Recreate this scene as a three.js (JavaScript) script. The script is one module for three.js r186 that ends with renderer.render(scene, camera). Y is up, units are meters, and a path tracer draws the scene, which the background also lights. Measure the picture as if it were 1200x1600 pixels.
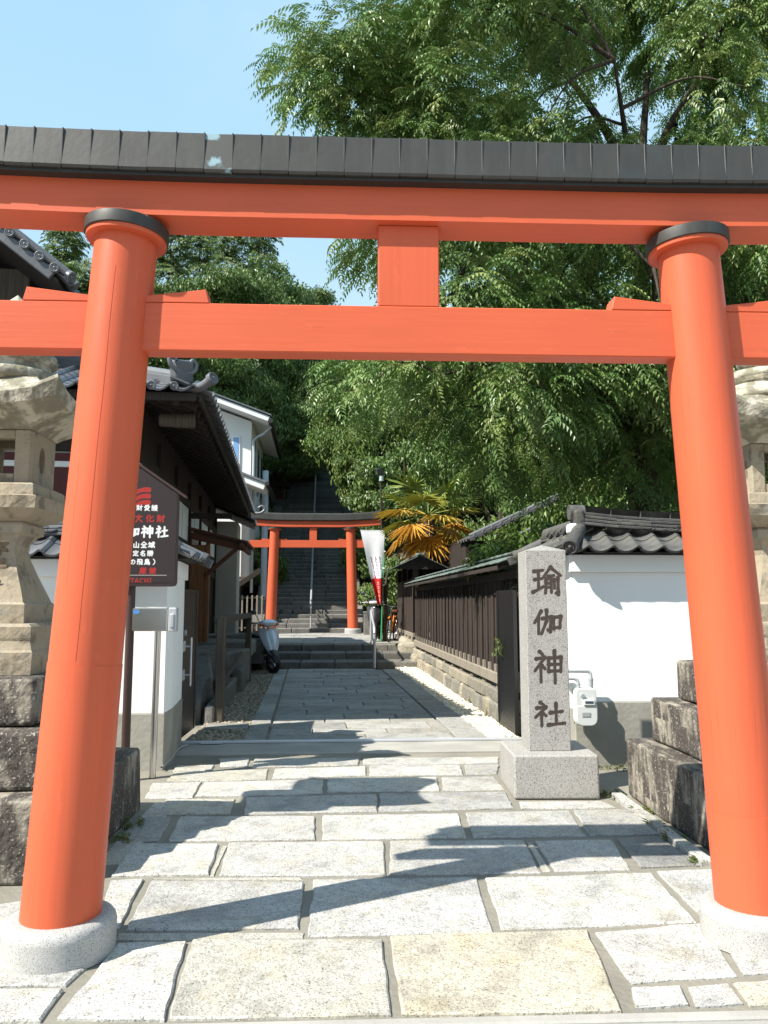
import * as THREE from 'three';
import { mergeGeometries, mergeVertices } from 'three/addons/utils/BufferGeometryUtils.js';
import { ConvexGeometry } from 'three/addons/geometries/ConvexGeometry.js';
import { RoundedBoxGeometry } from 'three/addons/geometries/RoundedBoxGeometry.js';

// ------------------------------------------------------------------ camera, sky, sun, exposure
const scene = new THREE.Scene();
const F = 1230, HORIZON = 942, AXIS = 546, EYE = 1.55;              // pixels of the 1200 x 1600 photograph; metres
const camera = new THREE.PerspectiveCamera(2 * Math.atan(800 / F) * 180 / Math.PI, 0.75, 0.05, 600);
const pitch = Math.atan((HORIZON - 800) / F), yaw = Math.atan((600 - AXIS) / F * Math.cos(pitch));
const fwd = new THREE.Vector3(Math.sin(yaw) * Math.cos(pitch), Math.sin(pitch), -Math.cos(yaw) * Math.cos(pitch));
camera.position.set(0, EYE, 0);
camera.lookAt(camera.position.clone().add(fwd));
const rightV = new THREE.Vector3().crossVectors(fwd, new THREE.Vector3(0, 1, 0)).normalize();
const upV = new THREE.Vector3().crossVectors(rightV, fwd);
const dirOf = (px, py) => fwd.clone().multiplyScalar(F).addScaledVector(rightV, px - 600).addScaledVector(upV, 800 - py);
const onGround = (px, py, y = 0) => { const d = dirOf(px, py); return new THREE.Vector3(0, EYE, 0).addScaledVector(d, (y - EYE) / d.y); };
const at = (px, py, dist) => { const d = dirOf(px, py); return new THREE.Vector3(0, EYE, 0).addScaledVector(d, -dist / d.z); };

const sunDir = new THREE.Vector3(-0.608, 0.724, 0.324).normalize();
const sun = new THREE.DirectionalLight(new THREE.Color(1.0, 0.955, 0.87), 5.0);
sun.target.position.set(0, 0, -8); sun.position.copy(sunDir).multiplyScalar(60).add(sun.target.position);
sun.castShadow = true; sun.shadow.mapSize.set(4096, 4096); sun.shadow.radius = 1;
Object.assign(sun.shadow.camera, { left: -30, right: 30, top: 30, bottom: -30, near: 1, far: 160 });
scene.add(sun, sun.target);

const renderer = new THREE.WebGLRenderer({ antialias: true });
renderer.toneMapping = THREE.LinearToneMapping;
renderer.toneMappingExposure = 1.95;
renderer.shadowMap.enabled = true;

// ------------------------------------------------------------------ noise
function rng(seed) { let a = seed >>> 0; return () => { a = (a + 0x6D2B79F5) | 0; let t = Math.imul(a ^ (a >>> 15), 1 | a); t = (t + Math.imul(t ^ (t >>> 7), 61 | t)) ^ t; return ((t ^ (t >>> 14)) >>> 0) / 4294967296; }; }
const R = rng(71);
const rr = (a, b) => a + (b - a) * R();
function hash(x, y, s) { let h = Math.imul(x | 0, 374761393) + Math.imul(y | 0, 668265263) + Math.imul(s | 0, 974634777); h = Math.imul(h ^ (h >>> 13), 1274126177); h = Math.imul(h ^ (h >>> 16), 2246822519); return ((h ^ (h >>> 15)) >>> 0) / 4294967296; }
function vn(x, y, per, s) {                                          // tileable value noise, x and y in cells
  const xi = Math.floor(x), yi = Math.floor(y); let fx = x - xi, fy = y - yi; fx = fx * fx * (3 - 2 * fx); fy = fy * fy * (3 - 2 * fy);
  const w = (n) => ((n % per) + per) % per, x0 = w(xi), x1 = w(xi + 1), y0 = w(yi), y1 = w(yi + 1);
  const a = hash(x0, y0, s), b = hash(x1, y0, s), c = hash(x0, y1, s), d = hash(x1, y1, s);
  return a + (b - a) * fx + (c - a) * fy + (a - b - c + d) * fx * fy;
}
function fb(u, v, per, oct, s) { let t = 0, a = 0.5, n = 0; for (let i = 0; i < oct; i++) { t += a * vn(u * per, v * per, per, s + i * 17); n += a; a *= 0.5; per *= 2; } return t / n; }
const sm = (a, b, x) => { const t = Math.min(1, Math.max(0, (x - a) / (b - a))); return t * t * (3 - 2 * t); };
const lerp = (a, b, t) => a + (b - a) * t;
function n3(x, y, z, s = 5) { return (vn(x + 31.7, y + 11.3, 4096, s) + vn(y + 77.1, z + 5.7, 4096, s + 1) + vn(z + 19.9, x + 47.3, 4096, s + 2)) / 3 - 0.5; }
const toS = (c) => Math.round(255 * Math.min(1, Math.max(0, c <= 0.0031308 ? c * 12.92 : 1.055 * Math.pow(c, 1 / 2.4) - 0.055)));
function texture(n, fn, size, grey = false, ny = n) {
  const d = new Uint8Array(n * ny * 4);
  for (let j = 0; j < ny; j++) for (let i = 0; i < n; i++) {
    const c = fn(i / n, j / ny, i, j), k = (j * n + i) * 4;
    if (grey) d[k] = d[k + 1] = d[k + 2] = Math.round(255 * Math.min(1, Math.max(0, c)));
    else { d[k] = toS(c[0]); d[k + 1] = toS(c[1]); d[k + 2] = toS(c[2]); }
    d[k + 3] = 255;
  }
  const t = new THREE.DataTexture(d, n, ny, THREE.RGBAFormat);
  t.wrapS = t.wrapT = THREE.RepeatWrapping; t.magFilter = THREE.LinearFilter; t.minFilter = THREE.LinearMipmapLinearFilter; t.generateMipmaps = true;
  if (!grey) t.colorSpace = THREE.SRGBColorSpace;
  const [sx, sy] = Array.isArray(size) ? size : [size, size];
  t.repeat.set(1 / sx, 1 / sy); t.needsUpdate = true;
  return t;
}
const mix = (a, b, t) => [lerp(a[0], b[0], t), lerp(a[1], b[1], t), lerp(a[2], b[2], t)];
const mul = (a, k) => [a[0] * k, a[1] * k, a[2] * k];

// the sky: clear pale summer blue with thin cirrus
{
  const w = 1024, h = 512, d = new Float32Array(w * h * 4);
  for (let j = 0; j < h; j++) for (let i = 0; i < w; i++) {
    const el = ((j + 0.5) / h - 0.5) * Math.PI, az = ((i + 0.5) / w - 0.5) * 2 * Math.PI, k = (j * w + i) * 4;
    const s = Math.max(0, Math.sin(el));
    let c = mix([0.43, 0.545, 0.60], [0.175, 0.340, 0.52], Math.pow(s, 0.55));
    const u = i / w, v = j / h;
    const wisp = sm(0.46, 0.78, fb(u + v * 0.35, v * 0.45 - u * 0.2, 8, 6, 91)) * 0.55 + sm(0.5, 0.8, fb(u * 2 + 0.3, v, 4, 5, 12)) * 0.18;
    c = mix(c, [0.54, 0.58, 0.61], wisp * sm(0.02, 0.25, s));
    if (el < 0) c = mix(c, [0.20, 0.19, 0.16], sm(0, 0.08, -el));
    d[k] = c[0]; d[k + 1] = c[1]; d[k + 2] = c[2]; d[k + 3] = 1;
  }
  const sky = new THREE.DataTexture(d, w, h, THREE.RGBAFormat, THREE.FloatType);
  sky.mapping = THREE.EquirectangularReflectionMapping; sky.magFilter = sky.minFilter = THREE.LinearFilter; sky.wrapS = THREE.RepeatWrapping; sky.needsUpdate = true;
  scene.background = sky; scene.environment = sky;
}

// ------------------------------------------------------------------ building blocks
const used = {};
function numbered(name) { used[name] = (used[name] || 0) + 1; return used[name] === 1 ? name : name + '_' + String(used[name] - 1).padStart(3, '0'); }
function thing(name, label, category, pos = [0, 0, 0], turn = 0, group) {
  const o = new THREE.Group(); o.name = numbered(name); o.position.set(...pos); o.rotation.y = turn; scene.add(o);
  o.userData = { label, category }; if (group) o.userData.group = group;
  return o;
}
function setting(name, label, category, pos = [0, 0, 0], turn = 0) { const o = thing(name, label, category, pos, turn); o.userData.kind = 'structure'; return o; }
function metric(g, ou = 0, ov = 0) {                                 // uv in metres, laid on by the way each face points
  if (g.userData.uvDone) return g;
  if (g.index) { const m = g.toNonIndexed(); m.userData = { ...g.userData }; g = m; }
  const p = g.attributes.position, uv = new Float32Array(p.count * 2), a = new THREE.Vector3(), b = new THREE.Vector3(), c = new THREE.Vector3();
  for (let i = 0; i < p.count; i += 3) {
    a.fromBufferAttribute(p, i); b.fromBufferAttribute(p, i + 1); c.fromBufferAttribute(p, i + 2);
    const n = b.clone().sub(a).cross(c.clone().sub(a)), x = Math.abs(n.x), y = Math.abs(n.y), z = Math.abs(n.z);
    [a, b, c].forEach((v, k) => { const q = (i + k) * 2; if (y >= x && y >= z) { uv[q] = v.x + ou; uv[q + 1] = v.z + ov; } else if (x >= z) { uv[q] = v.z + ou; uv[q + 1] = v.y + ov; } else { uv[q] = v.x + ou; uv[q + 1] = v.y + ov; } });
  }
  if (g.userData.swap) for (let i = 0; i < uv.length; i += 2) { const t = uv[i]; uv[i] = uv[i + 1]; uv[i + 1] = t; }
  g.setAttribute('uv', new THREE.BufferAttribute(uv, 2)); g.userData.uvDone = true;
  return g;
}
function part(parent, name, g, m, pos, rot, label) {
  const o = new THREE.Mesh(metric(g, R() * 3, R() * 3), m); o.name = name; o.castShadow = o.receiveShadow = true;
  if (pos) o.position.set(...pos); if (rot) o.rotation.set(...rot);
  if (label) o.userData.label = label;
  parent.add(o); return o;
}
const cache = {};
function once(key, f) { return cache[key] || (cache[key] = metric(f(), R() * 3, R() * 3)); }
function chamfer(w, h, d, c = 0.006) {                               // box with chamfered edges, 44 triangles
  return once(['ch', w, h, d, c].map((v) => typeof v === 'number' ? v.toFixed(4) : v).join(), () => {
    const pts = [];
    for (const sx of [-1, 1]) for (const sy of [-1, 1]) for (const sz of [-1, 1]) {
      const X = sx * w / 2, Y = sy * h / 2, Z = sz * d / 2;
      pts.push(new THREE.Vector3(X - sx * c, Y - sy * c, Z), new THREE.Vector3(X - sx * c, Y, Z - sz * c), new THREE.Vector3(X, Y - sy * c, Z - sz * c));
    }
    return new ConvexGeometry(pts);
  });
}
const T4 = (x, y, z) => new THREE.Matrix4().makeTranslation(x, y, z);
const moved = (g, x, y, z, rx = 0, ry = 0, rz = 0) => { const q = g.clone(); q.userData = { ...g.userData }; return q.applyMatrix4(T4(x, y, z).multiply(new THREE.Matrix4().makeRotationFromEuler(new THREE.Euler(rx, ry, rz)))); };
function join(list) { const l = list.map((g) => { const q = g.index ? g.toNonIndexed() : g; const r = new THREE.BufferGeometry(); r.setAttribute('position', q.attributes.position); if (!q.attributes.normal) q.computeVertexNormals(); r.setAttribute('normal', q.attributes.normal); return r; }); return mergeGeometries(l); }
const V = (x, y, z) => new THREE.Vector3(x, y, z);
function tube(pts, r, seg = 12, rad = 8) { return new THREE.TubeGeometry(new THREE.CatmullRomCurve3(pts.map((p) => p.isVector3 ? p : V(...p))), seg, r, rad, false); }
function rod(a, b, r, r2 = r, rad = 10) { const A = a.isVector3 ? a : V(...a), B = b.isVector3 ? b : V(...b), d = B.clone().sub(A), L = d.length(); const g = new THREE.CylinderGeometry(r2, r, L, rad); g.translate(0, L / 2, 0); g.applyQuaternion(new THREE.Quaternion().setFromUnitVectors(V(0, 1, 0), d.normalize())); g.translate(A.x, A.y, A.z); return g; }
function bar(a, b, w, h) { const A = a.isVector3 ? a : V(...a), B = b.isVector3 ? b : V(...b), d = B.clone().sub(A), L = d.length(); const g = chamfer(w, h, L, Math.min(w, h) * 0.08).clone(); const m = new THREE.Matrix4().lookAt(B, A, Math.abs(d.y) > 0.98 * L ? V(0, 0, 1) : V(0, 1, 0)); g.applyMatrix4(m); const c = A.clone().add(B).multiplyScalar(0.5); g.translate(c.x, c.y, c.z); return g; }
function taper(pts, radii, rad = 7) {                                // branch: rings along a curve with its own radii
  const cv = new THREE.CatmullRomCurve3(pts), n = Math.max(4, pts.length * 3), fr = cv.computeFrenetFrames(n, false), pos = [], idx = [];
  for (let i = 0; i <= n; i++) {
    const t = i / n, c = cv.getPoint(t), q = t * (radii.length - 1), k = Math.min(radii.length - 2, Math.floor(q)), r = lerp(radii[k], radii[k + 1], q - k);
    for (let j = 0; j < rad; j++) { const a = j / rad * Math.PI * 2, rj = r * (1 + 0.12 * n3(c.x * 3 + j, c.y * 3, c.z * 3)); pos.push(c.x + rj * (Math.cos(a) * fr.normals[i].x + Math.sin(a) * fr.binormals[i].x), c.y + rj * (Math.cos(a) * fr.normals[i].y + Math.sin(a) * fr.binormals[i].y), c.z + rj * (Math.cos(a) * fr.normals[i].z + Math.sin(a) * fr.binormals[i].z)); }
    if (i) for (let j = 0; j < rad; j++) { const a = (i - 1) * rad + j, b = (i - 1) * rad + (j + 1) % rad, c2 = a + rad, d = b + rad; idx.push(a, b, c2, b, d, c2); }
  }
  const g = new THREE.BufferGeometry(); g.setAttribute('position', new THREE.Float32BufferAttribute(pos, 3)); g.setIndex(idx); g.computeVertexNormals(); return g;
}
function roughBlock(w, h, d, amp, seed, seg = 5, round = 0.04) {     // hewn stone: rounded box with an uneven skin
  const g = mergeVertices(new RoundedBoxGeometry(w, h, d, seg, Math.min(round, w * 0.3, h * 0.3, d * 0.3)).deleteAttribute('uv').deleteAttribute('normal'), 1e-4), p = g.attributes.position;
  for (let i = 0; i < p.count; i++) { const x = p.getX(i), y = p.getY(i), z = p.getZ(i); const e = amp * (n3(x * 4, y * 4, z * 4, seed) * 1.6 + n3(x * 13, y * 13, z * 13, seed + 9)); const l = Math.hypot(x / w, y / h, z / d) + 1e-6; p.setXYZ(i, x + e * x / w / l * 2, y + e * y / h / l * 2, z + e * z / d / l * 2); }
  g.computeVertexNormals(); return g;
}
function gridBox(w, h, d, sx, sy, sz, f) {                           // box with subdivided faces moved by f(v)
  const g = mergeVertices(new THREE.BoxGeometry(w, h, d, sx, sy, sz).deleteAttribute('uv').deleteAttribute('normal'), 1e-4), p = g.attributes.position, v = V(0, 0, 0);
  for (let i = 0; i < p.count; i++) { v.fromBufferAttribute(p, i); f(v); p.setXYZ(i, v.x, v.y, v.z); }
  const n = g.toNonIndexed(); n.computeVertexNormals(); return n;
}
function polySlab(poly, y, thick, edge = 0.006, jit = 0.005, inset = 0.01) {   // flagstone from ground corners: uneven outline, worn arris, sides
  const out = [];
  for (let i = 0; i < poly.length; i++) {
    const a = poly[i], b = poly[(i + 1) % poly.length], L = a.distanceTo(b), n = Math.max(2, Math.min(9, Math.round(L / 0.09)));
    for (let k = 0; k < n; k++) { const t = k / n, p = a.clone().lerp(b, t), q = k ? jit : jit * 0.6; p.x += (R() - 0.5) * 2 * q; p.z += (R() - 0.5) * 2 * q; out.push(p); }
  }
  const c = out.reduce((s, p) => s.add(p), V(0, 0, 0)).multiplyScalar(1 / out.length);
  const ring = (k, yy) => out.map((p) => { const d = p.clone().sub(c), l = Math.hypot(d.x, d.z); return V(p.x - d.x / l * k, yy, p.z - d.z / l * k); });
  const A = ring(0, y - thick), B = ring(0, y - edge), C = ring(inset, y), pos = [];
  const tri = (p, q, r) => pos.push(p.x, p.y, p.z, q.x, q.y, q.z, r.x, r.y, r.z), n = out.length;
  for (let i = 0; i < n; i++) { const j = (i + 1) % n; tri(A[i], B[i], A[j]); tri(A[j], B[i], B[j]); tri(B[i], C[i], B[j]); tri(B[j], C[i], C[j]); }
  const faces = THREE.ShapeUtils.triangulateShape(C.map((p) => new THREE.Vector2(p.x, p.z)), []);
  for (const [i, j, k] of faces) tri(C[i], C[k], C[j]);
  const g = new THREE.BufferGeometry(); g.setAttribute('position', new THREE.Float32BufferAttribute(pos, 3));
  g.computeVertexNormals();
  const N = g.attributes.normal, P = g.attributes.position;                // keep every face turned outward
  let up = 0; for (let i = 0; i < N.count; i++) if (Math.abs(P.getY(i) - y) < 1e-6) up += N.getY(i);
  if (up < 0) { for (let i = 0; i < P.count; i += 3) { const t = [P.getX(i), P.getY(i), P.getZ(i)]; P.setXYZ(i, P.getX(i + 1), P.getY(i + 1), P.getZ(i + 1)); P.setXYZ(i + 1, ...t); } g.computeVertexNormals(); }
  return g;
}

// ------------------------------------------------------------------ materials
const tGranite = texture(1024, (u, v, i, j) => {
  const a = fb(u, v, 5, 5, 3), s = vn(u * 300, v * 300, 300, 8), s2 = vn(u * 210, v * 210, 210, 21), s3 = hash(i, j, 4), cl = fb(u, v, 40, 3, 77), st = sm(0.52, 0.70, fb(u, v, 7, 5, 205)), dk = sm(0.56, 0.74, fb(u, v, 9, 5, 333));
  let k = 0.82 + (a - 0.5) * 0.34 + (cl - 0.5) * 0.36 + (s3 - 0.5) * 0.14;
  k *= 1 - 0.55 * sm(0.66, 0.86, s) - 0.25 * sm(0.7, 0.85, s2); k += 0.16 * sm(0.72, 0.9, 1 - s2); k *= 1 - 0.20 * dk;
  return mix([k, k * 0.99, k * 0.965], [k * 1.02, k * 0.93, k * 0.74], st * 0.45);
}, 1.3);
const bGranite = texture(256, (u, v, i, j) => 0.5 + (fb(u, v, 40, 3, 9) - 0.5) * 0.9 + (fb(u, v, 6, 3, 2) - 0.5) * 0.5, 0.5, true);
const tFine = texture(512, (u, v, i, j) => { const s = vn(u * 150, v * 150, 150, 18), s2 = vn(u * 150 + 0.5, v * 150, 150, 33), k = 0.86 + (fb(u, v, 5, 3, 6) - 0.5) * 0.12 + (hash(i, j, 9) - 0.5) * 0.1 - 0.62 * sm(0.62, 0.82, s) + 0.2 * sm(0.68, 0.88, s2); return [k, k * 0.985, k * 0.96]; }, 0.5);
const tFiner = tFine.clone(); tFiner.repeat.set(4.2, 4.2); tFiner.needsUpdate = true;
const tConcrete = texture(512, (u, v, i, j) => { const k = 0.78 + (fb(u, v, 4, 6, 5) - 0.5) * 0.5 + (hash(i, j, 2) - 0.5) * 0.1; return [k, k * 0.98, k * 0.94]; }, 1.6);
const tPlaster = texture(512, (u, v, i, j) => { const k = 0.95 + (fb(u, v, 3, 5, 15) - 0.5) * 0.09 + (hash(i, j, 3) - 0.5) * 0.02; return [k, k, k * 0.995]; }, 2.3);
const tWood = texture(512, (u, v) => { const w = fb(u, v * 0.06 + 0.2, 64, 3, 4), g = fb(u + fb(u, v, 4, 2, 7) * 0.05, v * 0.125, 24, 4, 14), k = 0.78 + (w - 0.5) * 0.7 + (g - 0.5) * 0.6; return [k, k * 0.96, k * 0.92]; }, [0.5, 1.7]);
const tPaint = texture(512, (u, v, i, j) => {
  const grain = fb(u, v * 0.0625, 64, 3, 44), big = fb(u, v, 3, 4, 8); let k = 0.95 + (grain - 0.5) * 0.08 + (big - 0.5) * 0.12 + (hash(i, j, 8) - 0.5) * 0.03;
  const crack = sm(0.775, 0.82, fb(u, v * 0.03125, 96, 2, 61)) * sm(0.5, 0.62, fb(u, v, 5, 3, 62)); k *= 1 - 0.15 * crack;
  const chip = sm(0.80, 0.83, fb(u, v * 0.5, 28, 3, 63)); let c = [k, k, k]; if (chip > 0) c = mix(c, [1.05, 2.6, 4], chip * 0.5); return c;
}, [0.75, 1.5]);
const bPaint = texture(256, (u, v) => 0.5 + (fb(u, v * 0.0625, 64, 3, 44) - 0.5) * 0.8 - 0.5 * sm(0.775, 0.82, fb(u, v * 0.03125, 96, 2, 61)) * sm(0.5, 0.62, fb(u, v, 5, 3, 62)), [0.75, 1.5], true);
const tSand = texture(512, (u, v, i, j) => {                          // weathered lantern stone with lichen
  const a = fb(u, v, 4, 5, 31), b = fb(u, v, 9, 5, 53), l = sm(0.56, 0.72, fb(u, v, 7, 5, 19)), s = vn(u * 140, v * 140, 140, 6);
  let c = mix([0.66, 0.56, 0.42], [0.92, 0.83, 0.68], a); c = mix(c, [0.62, 0.62, 0.58], l * 0.65); c = mix(c, [0.20, 0.18, 0.14], sm(0.60, 0.78, b) * 0.6);
  return mul(c, 0.9 + (hash(i, j, 1) - 0.5) * 0.16 - 0.22 * sm(0.75, 0.9, s));
}, 0.9);
const tLichen = texture(512, (u, v, i, j) => {                        // lantern roof: grey lichen and black algae
  const a = fb(u, v, 9, 6, 131), b = fb(u, v, 22, 5, 153);
  let c = mix([0.26, 0.245, 0.20], [0.60, 0.57, 0.50], sm(0.34, 0.64, a)); c = mix(c, [0.26, 0.26, 0.17], sm(0.55, 0.72, b) * 0.7);
  return mul(c, 0.95 + (hash(i, j, 1) - 0.5) * 0.25);
}, 0.8);
const tSoot = texture(512, (u, v, i, j) => {                          // plinth stones: black algae runs, pale lichen specks
  const a = fb(u, v * 0.5, 6, 5, 231), run = fb(u, v * 0.25, 20, 4, 17), s = vn(u * 90, v * 90, 90, 41), f = fb(u, v, 30, 3, 88);
  let c = mix([0.40, 0.37, 0.31], [0.26, 0.24, 0.205], f); c = mix(c, [0.050, 0.041, 0.036], sm(0.28, 0.54, a * 0.6 + run * 0.4) * 0.94); c = mix(c, [0.50, 0.48, 0.44], sm(0.80, 0.9, s) * 0.6);
  return mul(c, 0.95 + (hash(i, j, 1) - 0.5) * 0.25);
}, 0.9);
const tTileGrey = texture(512, (u, v, i, j) => { const k = 0.85 + (fb(u, v, 5, 5, 25) - 0.5) * 0.55 + (hash(i, j, 5) - 0.5) * 0.06; return [k, k * 1.0, k * 1.02]; }, 0.8);
const tTileMoss = texture(512, (u, v, i, j) => { const a = fb(u, v, 6, 5, 55); let c = mul([1, 0.99, 0.96], 0.85 + (fb(u, v, 9, 4, 66) - 0.5) * 0.8); c = mix(c, [2.6, 2.3, 1.0], sm(0.53, 0.66, a) * 0.6); return mul(c, 0.95 + (hash(i, j, 6) - 0.5) * 0.15); }, 0.55);
const tCopper = texture(512, (u, v, i, j) => {
  const a = fb(u, v, 4, 5, 71), st = fb(u, v * 0.12, 40, 3, 73); let c = mix([0.040, 0.039, 0.036], [0.095, 0.092, 0.082], a * 0.6 + st * 0.4);
  c = mix(c, [0.070, 0.085, 0.085], sm(0.60, 0.78, fb(u, v, 6, 4, 99)) * 0.4); return mul(c, 0.95 + (hash(i, j, 6) - 0.5) * 0.1);
}, 1.1);
const tVerdigris = texture(512, (u, v, i, j) => { const a = fb(u, v, 5, 5, 171); return mul(mix([0.07, 0.08, 0.07], [0.24, 0.31, 0.27], sm(0.3, 0.75, a)), 0.95 + (hash(i, j, 6) - 0.5) * 0.15); }, 0.7);
const tBark = texture(256, (u, v) => { const k = 0.6 + (fb(u, v * 0.25, 20, 4, 3) - 0.5) * 1.1; return [k, k * 0.95, k * 0.88]; }, 0.6);
const bRough = texture(256, (u, v) => fb(u, v, 16, 5, 12), 0.5, true);
const bWood = texture(256, (u, v) => fb(u, v * 0.06, 64, 3, 4), [0.5, 1.7], true);
const C = (r, g, b) => new THREE.Color().setRGB(r, g, b);
const std = (c, o = {}) => new THREE.MeshStandardMaterial({ color: C(...c), roughness: 0.85, ...o });
const M = {
  vermilion: new THREE.MeshPhysicalMaterial({ color: C(0.58, 0.108, 0.046), map: tPaint, bumpMap: bPaint, bumpScale: 0.0006, roughness: 0.46, specularIntensity: 0.55 }),
  copper: std([0.78, 0.77, 0.75], { map: tCopper, roughness: 0.5, metalness: 0.25, bumpMap: bRough, bumpScale: 0.0006 }),
  copperDark: std([0.45, 0.45, 0.45], { map: tCopper, roughness: 0.55, metalness: 0.2 }),
  fineGranite: std([0.40, 0.385, 0.365], { map: tFine, roughness: 0.75, bumpMap: bGranite, bumpScale: 0.001 }),
  baseGranite: std([0.47, 0.46, 0.445], { map: tFiner, roughness: 0.7 }),
  sand: std([0.43, 0.405, 0.36], { map: tSand, bumpMap: bRough, bumpScale: 0.006 }),
  lichen: std([0.80, 0.77, 0.70], { map: tLichen, bumpMap: bRough, bumpScale: 0.01 }),
  soot: std([0.9, 0.87, 0.82], { map: tSoot, bumpMap: bRough, bumpScale: 0.012, roughness: 0.9 }),
  concrete: std([0.42, 0.41, 0.385], { map: tConcrete, bumpMap: bRough, bumpScale: 0.002 }),
  mortar: std([0.27, 0.255, 0.215], { map: tConcrete, bumpMap: bRough, bumpScale: 0.006 }),
  footing: std([0.36, 0.35, 0.31], { map: tConcrete, bumpMap: bRough, bumpScale: 0.003 }),
  plaster: std([0.86, 0.86, 0.85], { map: tPlaster, roughness: 0.95 }),
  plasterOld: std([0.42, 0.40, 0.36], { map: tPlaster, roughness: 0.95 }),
  siding: std([0.80, 0.79, 0.75], { map: tPlaster, roughness: 0.8 }),
  trim: std([0.78, 0.78, 0.76], { roughness: 0.6 }),
  darkWood: std([0.030, 0.021, 0.016], { map: tWood, roughness: 0.75, bumpMap: bWood, bumpScale: 0.003 }),
  fenceWood: std([0.042, 0.029, 0.022], { map: tWood, roughness: 0.8, bumpMap: bWood, bumpScale: 0.004 }),
  greyWood: std([0.30, 0.27, 0.22], { map: tWood, roughness: 0.9, bumpMap: bWood, bumpScale: 0.004 }),
  postWood: std([0.10, 0.085, 0.066], { map: tWood, roughness: 0.85, bumpMap: bWood, bumpScale: 0.004 }),
  brownWood: std([0.28, 0.115, 0.035], { map: tWood, roughness: 0.6 }),
  rustWood: std([0.13, 0.040, 0.018], { map: tWood, roughness: 0.7 }),
  blackMetal: std([0.007, 0.007, 0.007], { roughness: 0.42 }),
  steel: std([0.56, 0.55, 0.53], { roughness: 0.28, metalness: 1 }),
  alu: std([0.55, 0.56, 0.58], { roughness: 0.4, metalness: 0.5 }),
  galv: std([0.42, 0.44, 0.45], { roughness: 0.5, metalness: 0.35 }),
  meter: std([0.60, 0.62, 0.60], { roughness: 0.5 }),
  tile: [0.8, 1, 1.2, 0.95].map((k) => std([0.135 * k, 0.138 * k, 0.145 * k], { map: tTileGrey, roughness: 0.38, bumpMap: bRough, bumpScale: 0.001 })),
  mossTile: [0.85, 1.05, 1.2].map((k) => std([0.085 * k, 0.083 * k, 0.080 * k], { map: tTileMoss, roughness: 0.75, bumpMap: bRough, bumpScale: 0.004 })),
  verdigris: std([0.85, 0.85, 0.85], { map: tVerdigris, roughness: 0.65 }),
  signBrown: std([0.030, 0.018, 0.017], { roughness: 0.4 }),
  postBrown: std([0.045, 0.022, 0.017], { roughness: 0.45 }),
  glass: new THREE.MeshPhysicalMaterial({ color: C(0.05, 0.07, 0.09), roughness: 0.06, metalness: 0, specularIntensity: 1 }),
  blueGlass: new THREE.MeshPhysicalMaterial({ color: C(0.20, 0.36, 0.62), roughness: 0.1 }),
  bark: std([0.085, 0.068, 0.052], { map: tBark, roughness: 0.95, bumpMap: bRough, bumpScale: 0.01 }),
  soil: std([0.10, 0.082, 0.058], { map: tConcrete, roughness: 1 }),
  rubber: std([0.012, 0.012, 0.012], { roughness: 0.7 }),
  redRoom: std([0.09, 0.018, 0.016], { roughness: 0.7 }),
};
const slabTints = [[0.50, 0.49, 0.47], [0.45, 0.44, 0.42], [0.54, 0.53, 0.50], [0.48, 0.46, 0.41], [0.40, 0.395, 0.38]];
M.slab = slabTints.map((c) => std(c, { map: tGranite, bumpMap: bGranite, bumpScale: 0.004, roughness: 0.85 }));
M.slabWarm = std([0.52, 0.48, 0.39], { map: tGranite, bumpMap: bGranite, bumpScale: 0.004 });
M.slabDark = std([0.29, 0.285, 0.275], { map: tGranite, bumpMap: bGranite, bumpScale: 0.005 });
M.pathSlab = [[0.40, 0.395, 0.38], [0.35, 0.345, 0.33], [0.45, 0.44, 0.415], [0.38, 0.365, 0.33]].map((c) => std(c, { map: tGranite, bumpMap: bGranite, bumpScale: 0.004 }));
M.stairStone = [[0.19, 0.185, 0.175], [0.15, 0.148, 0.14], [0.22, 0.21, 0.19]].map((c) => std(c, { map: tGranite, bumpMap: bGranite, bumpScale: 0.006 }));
M.fieldStone = [[0.36, 0.32, 0.25], [0.28, 0.26, 0.21], [0.42, 0.38, 0.30], [0.24, 0.23, 0.20]].map((c) => std(c, { map: tGranite, bumpMap: bRough, bumpScale: 0.01 }));
const leafMat = (c, o = {}) => new THREE.MeshPhysicalMaterial({ color: C(...c), roughness: 0.55, transmission: 0.32, thickness: 0, specularIntensity: 0.6, side: THREE.DoubleSide, ...o });
const pick = (a) => a[Math.floor(R() * a.length)];

// ================================================================== THE SETTING
// ground: one sheet, level by the gates, climbing into the wooded hill behind
const rise = (x, z) => { const d = -z; const s = sm(0, 1, (d - 27) / 90); let y = d > 29 ? Math.min(d - 29, 46) * 0.46 : 0; y += sm(2, 9, Math.abs(x + 1.2)) * sm(24, 40, d) * 2.2; return y + n3(x * 0.1, 0, z * 0.1, 40) * 3 * s; };
{
  const g = new THREE.PlaneGeometry(400, 400, 160, 160); g.rotateX(-Math.PI / 2); const p = g.attributes.position;
  for (let i = 0; i < p.count; i++) { const x = p.getX(i), z = p.getZ(i); const inStair = Math.abs(x + 1.4) < 3.2 && z < -28; p.setY(i, rise(x, z) - 0.10 - (z > -31 ? 0.0 : inStair ? 1.8 : 0)); }
  g.computeVertexNormals();
  const o = part(scene, 'ground', g, M.soil); o.userData = { label: 'earth ground climbing into the wooded hill', category: 'ground', kind: 'structure' };
}
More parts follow.
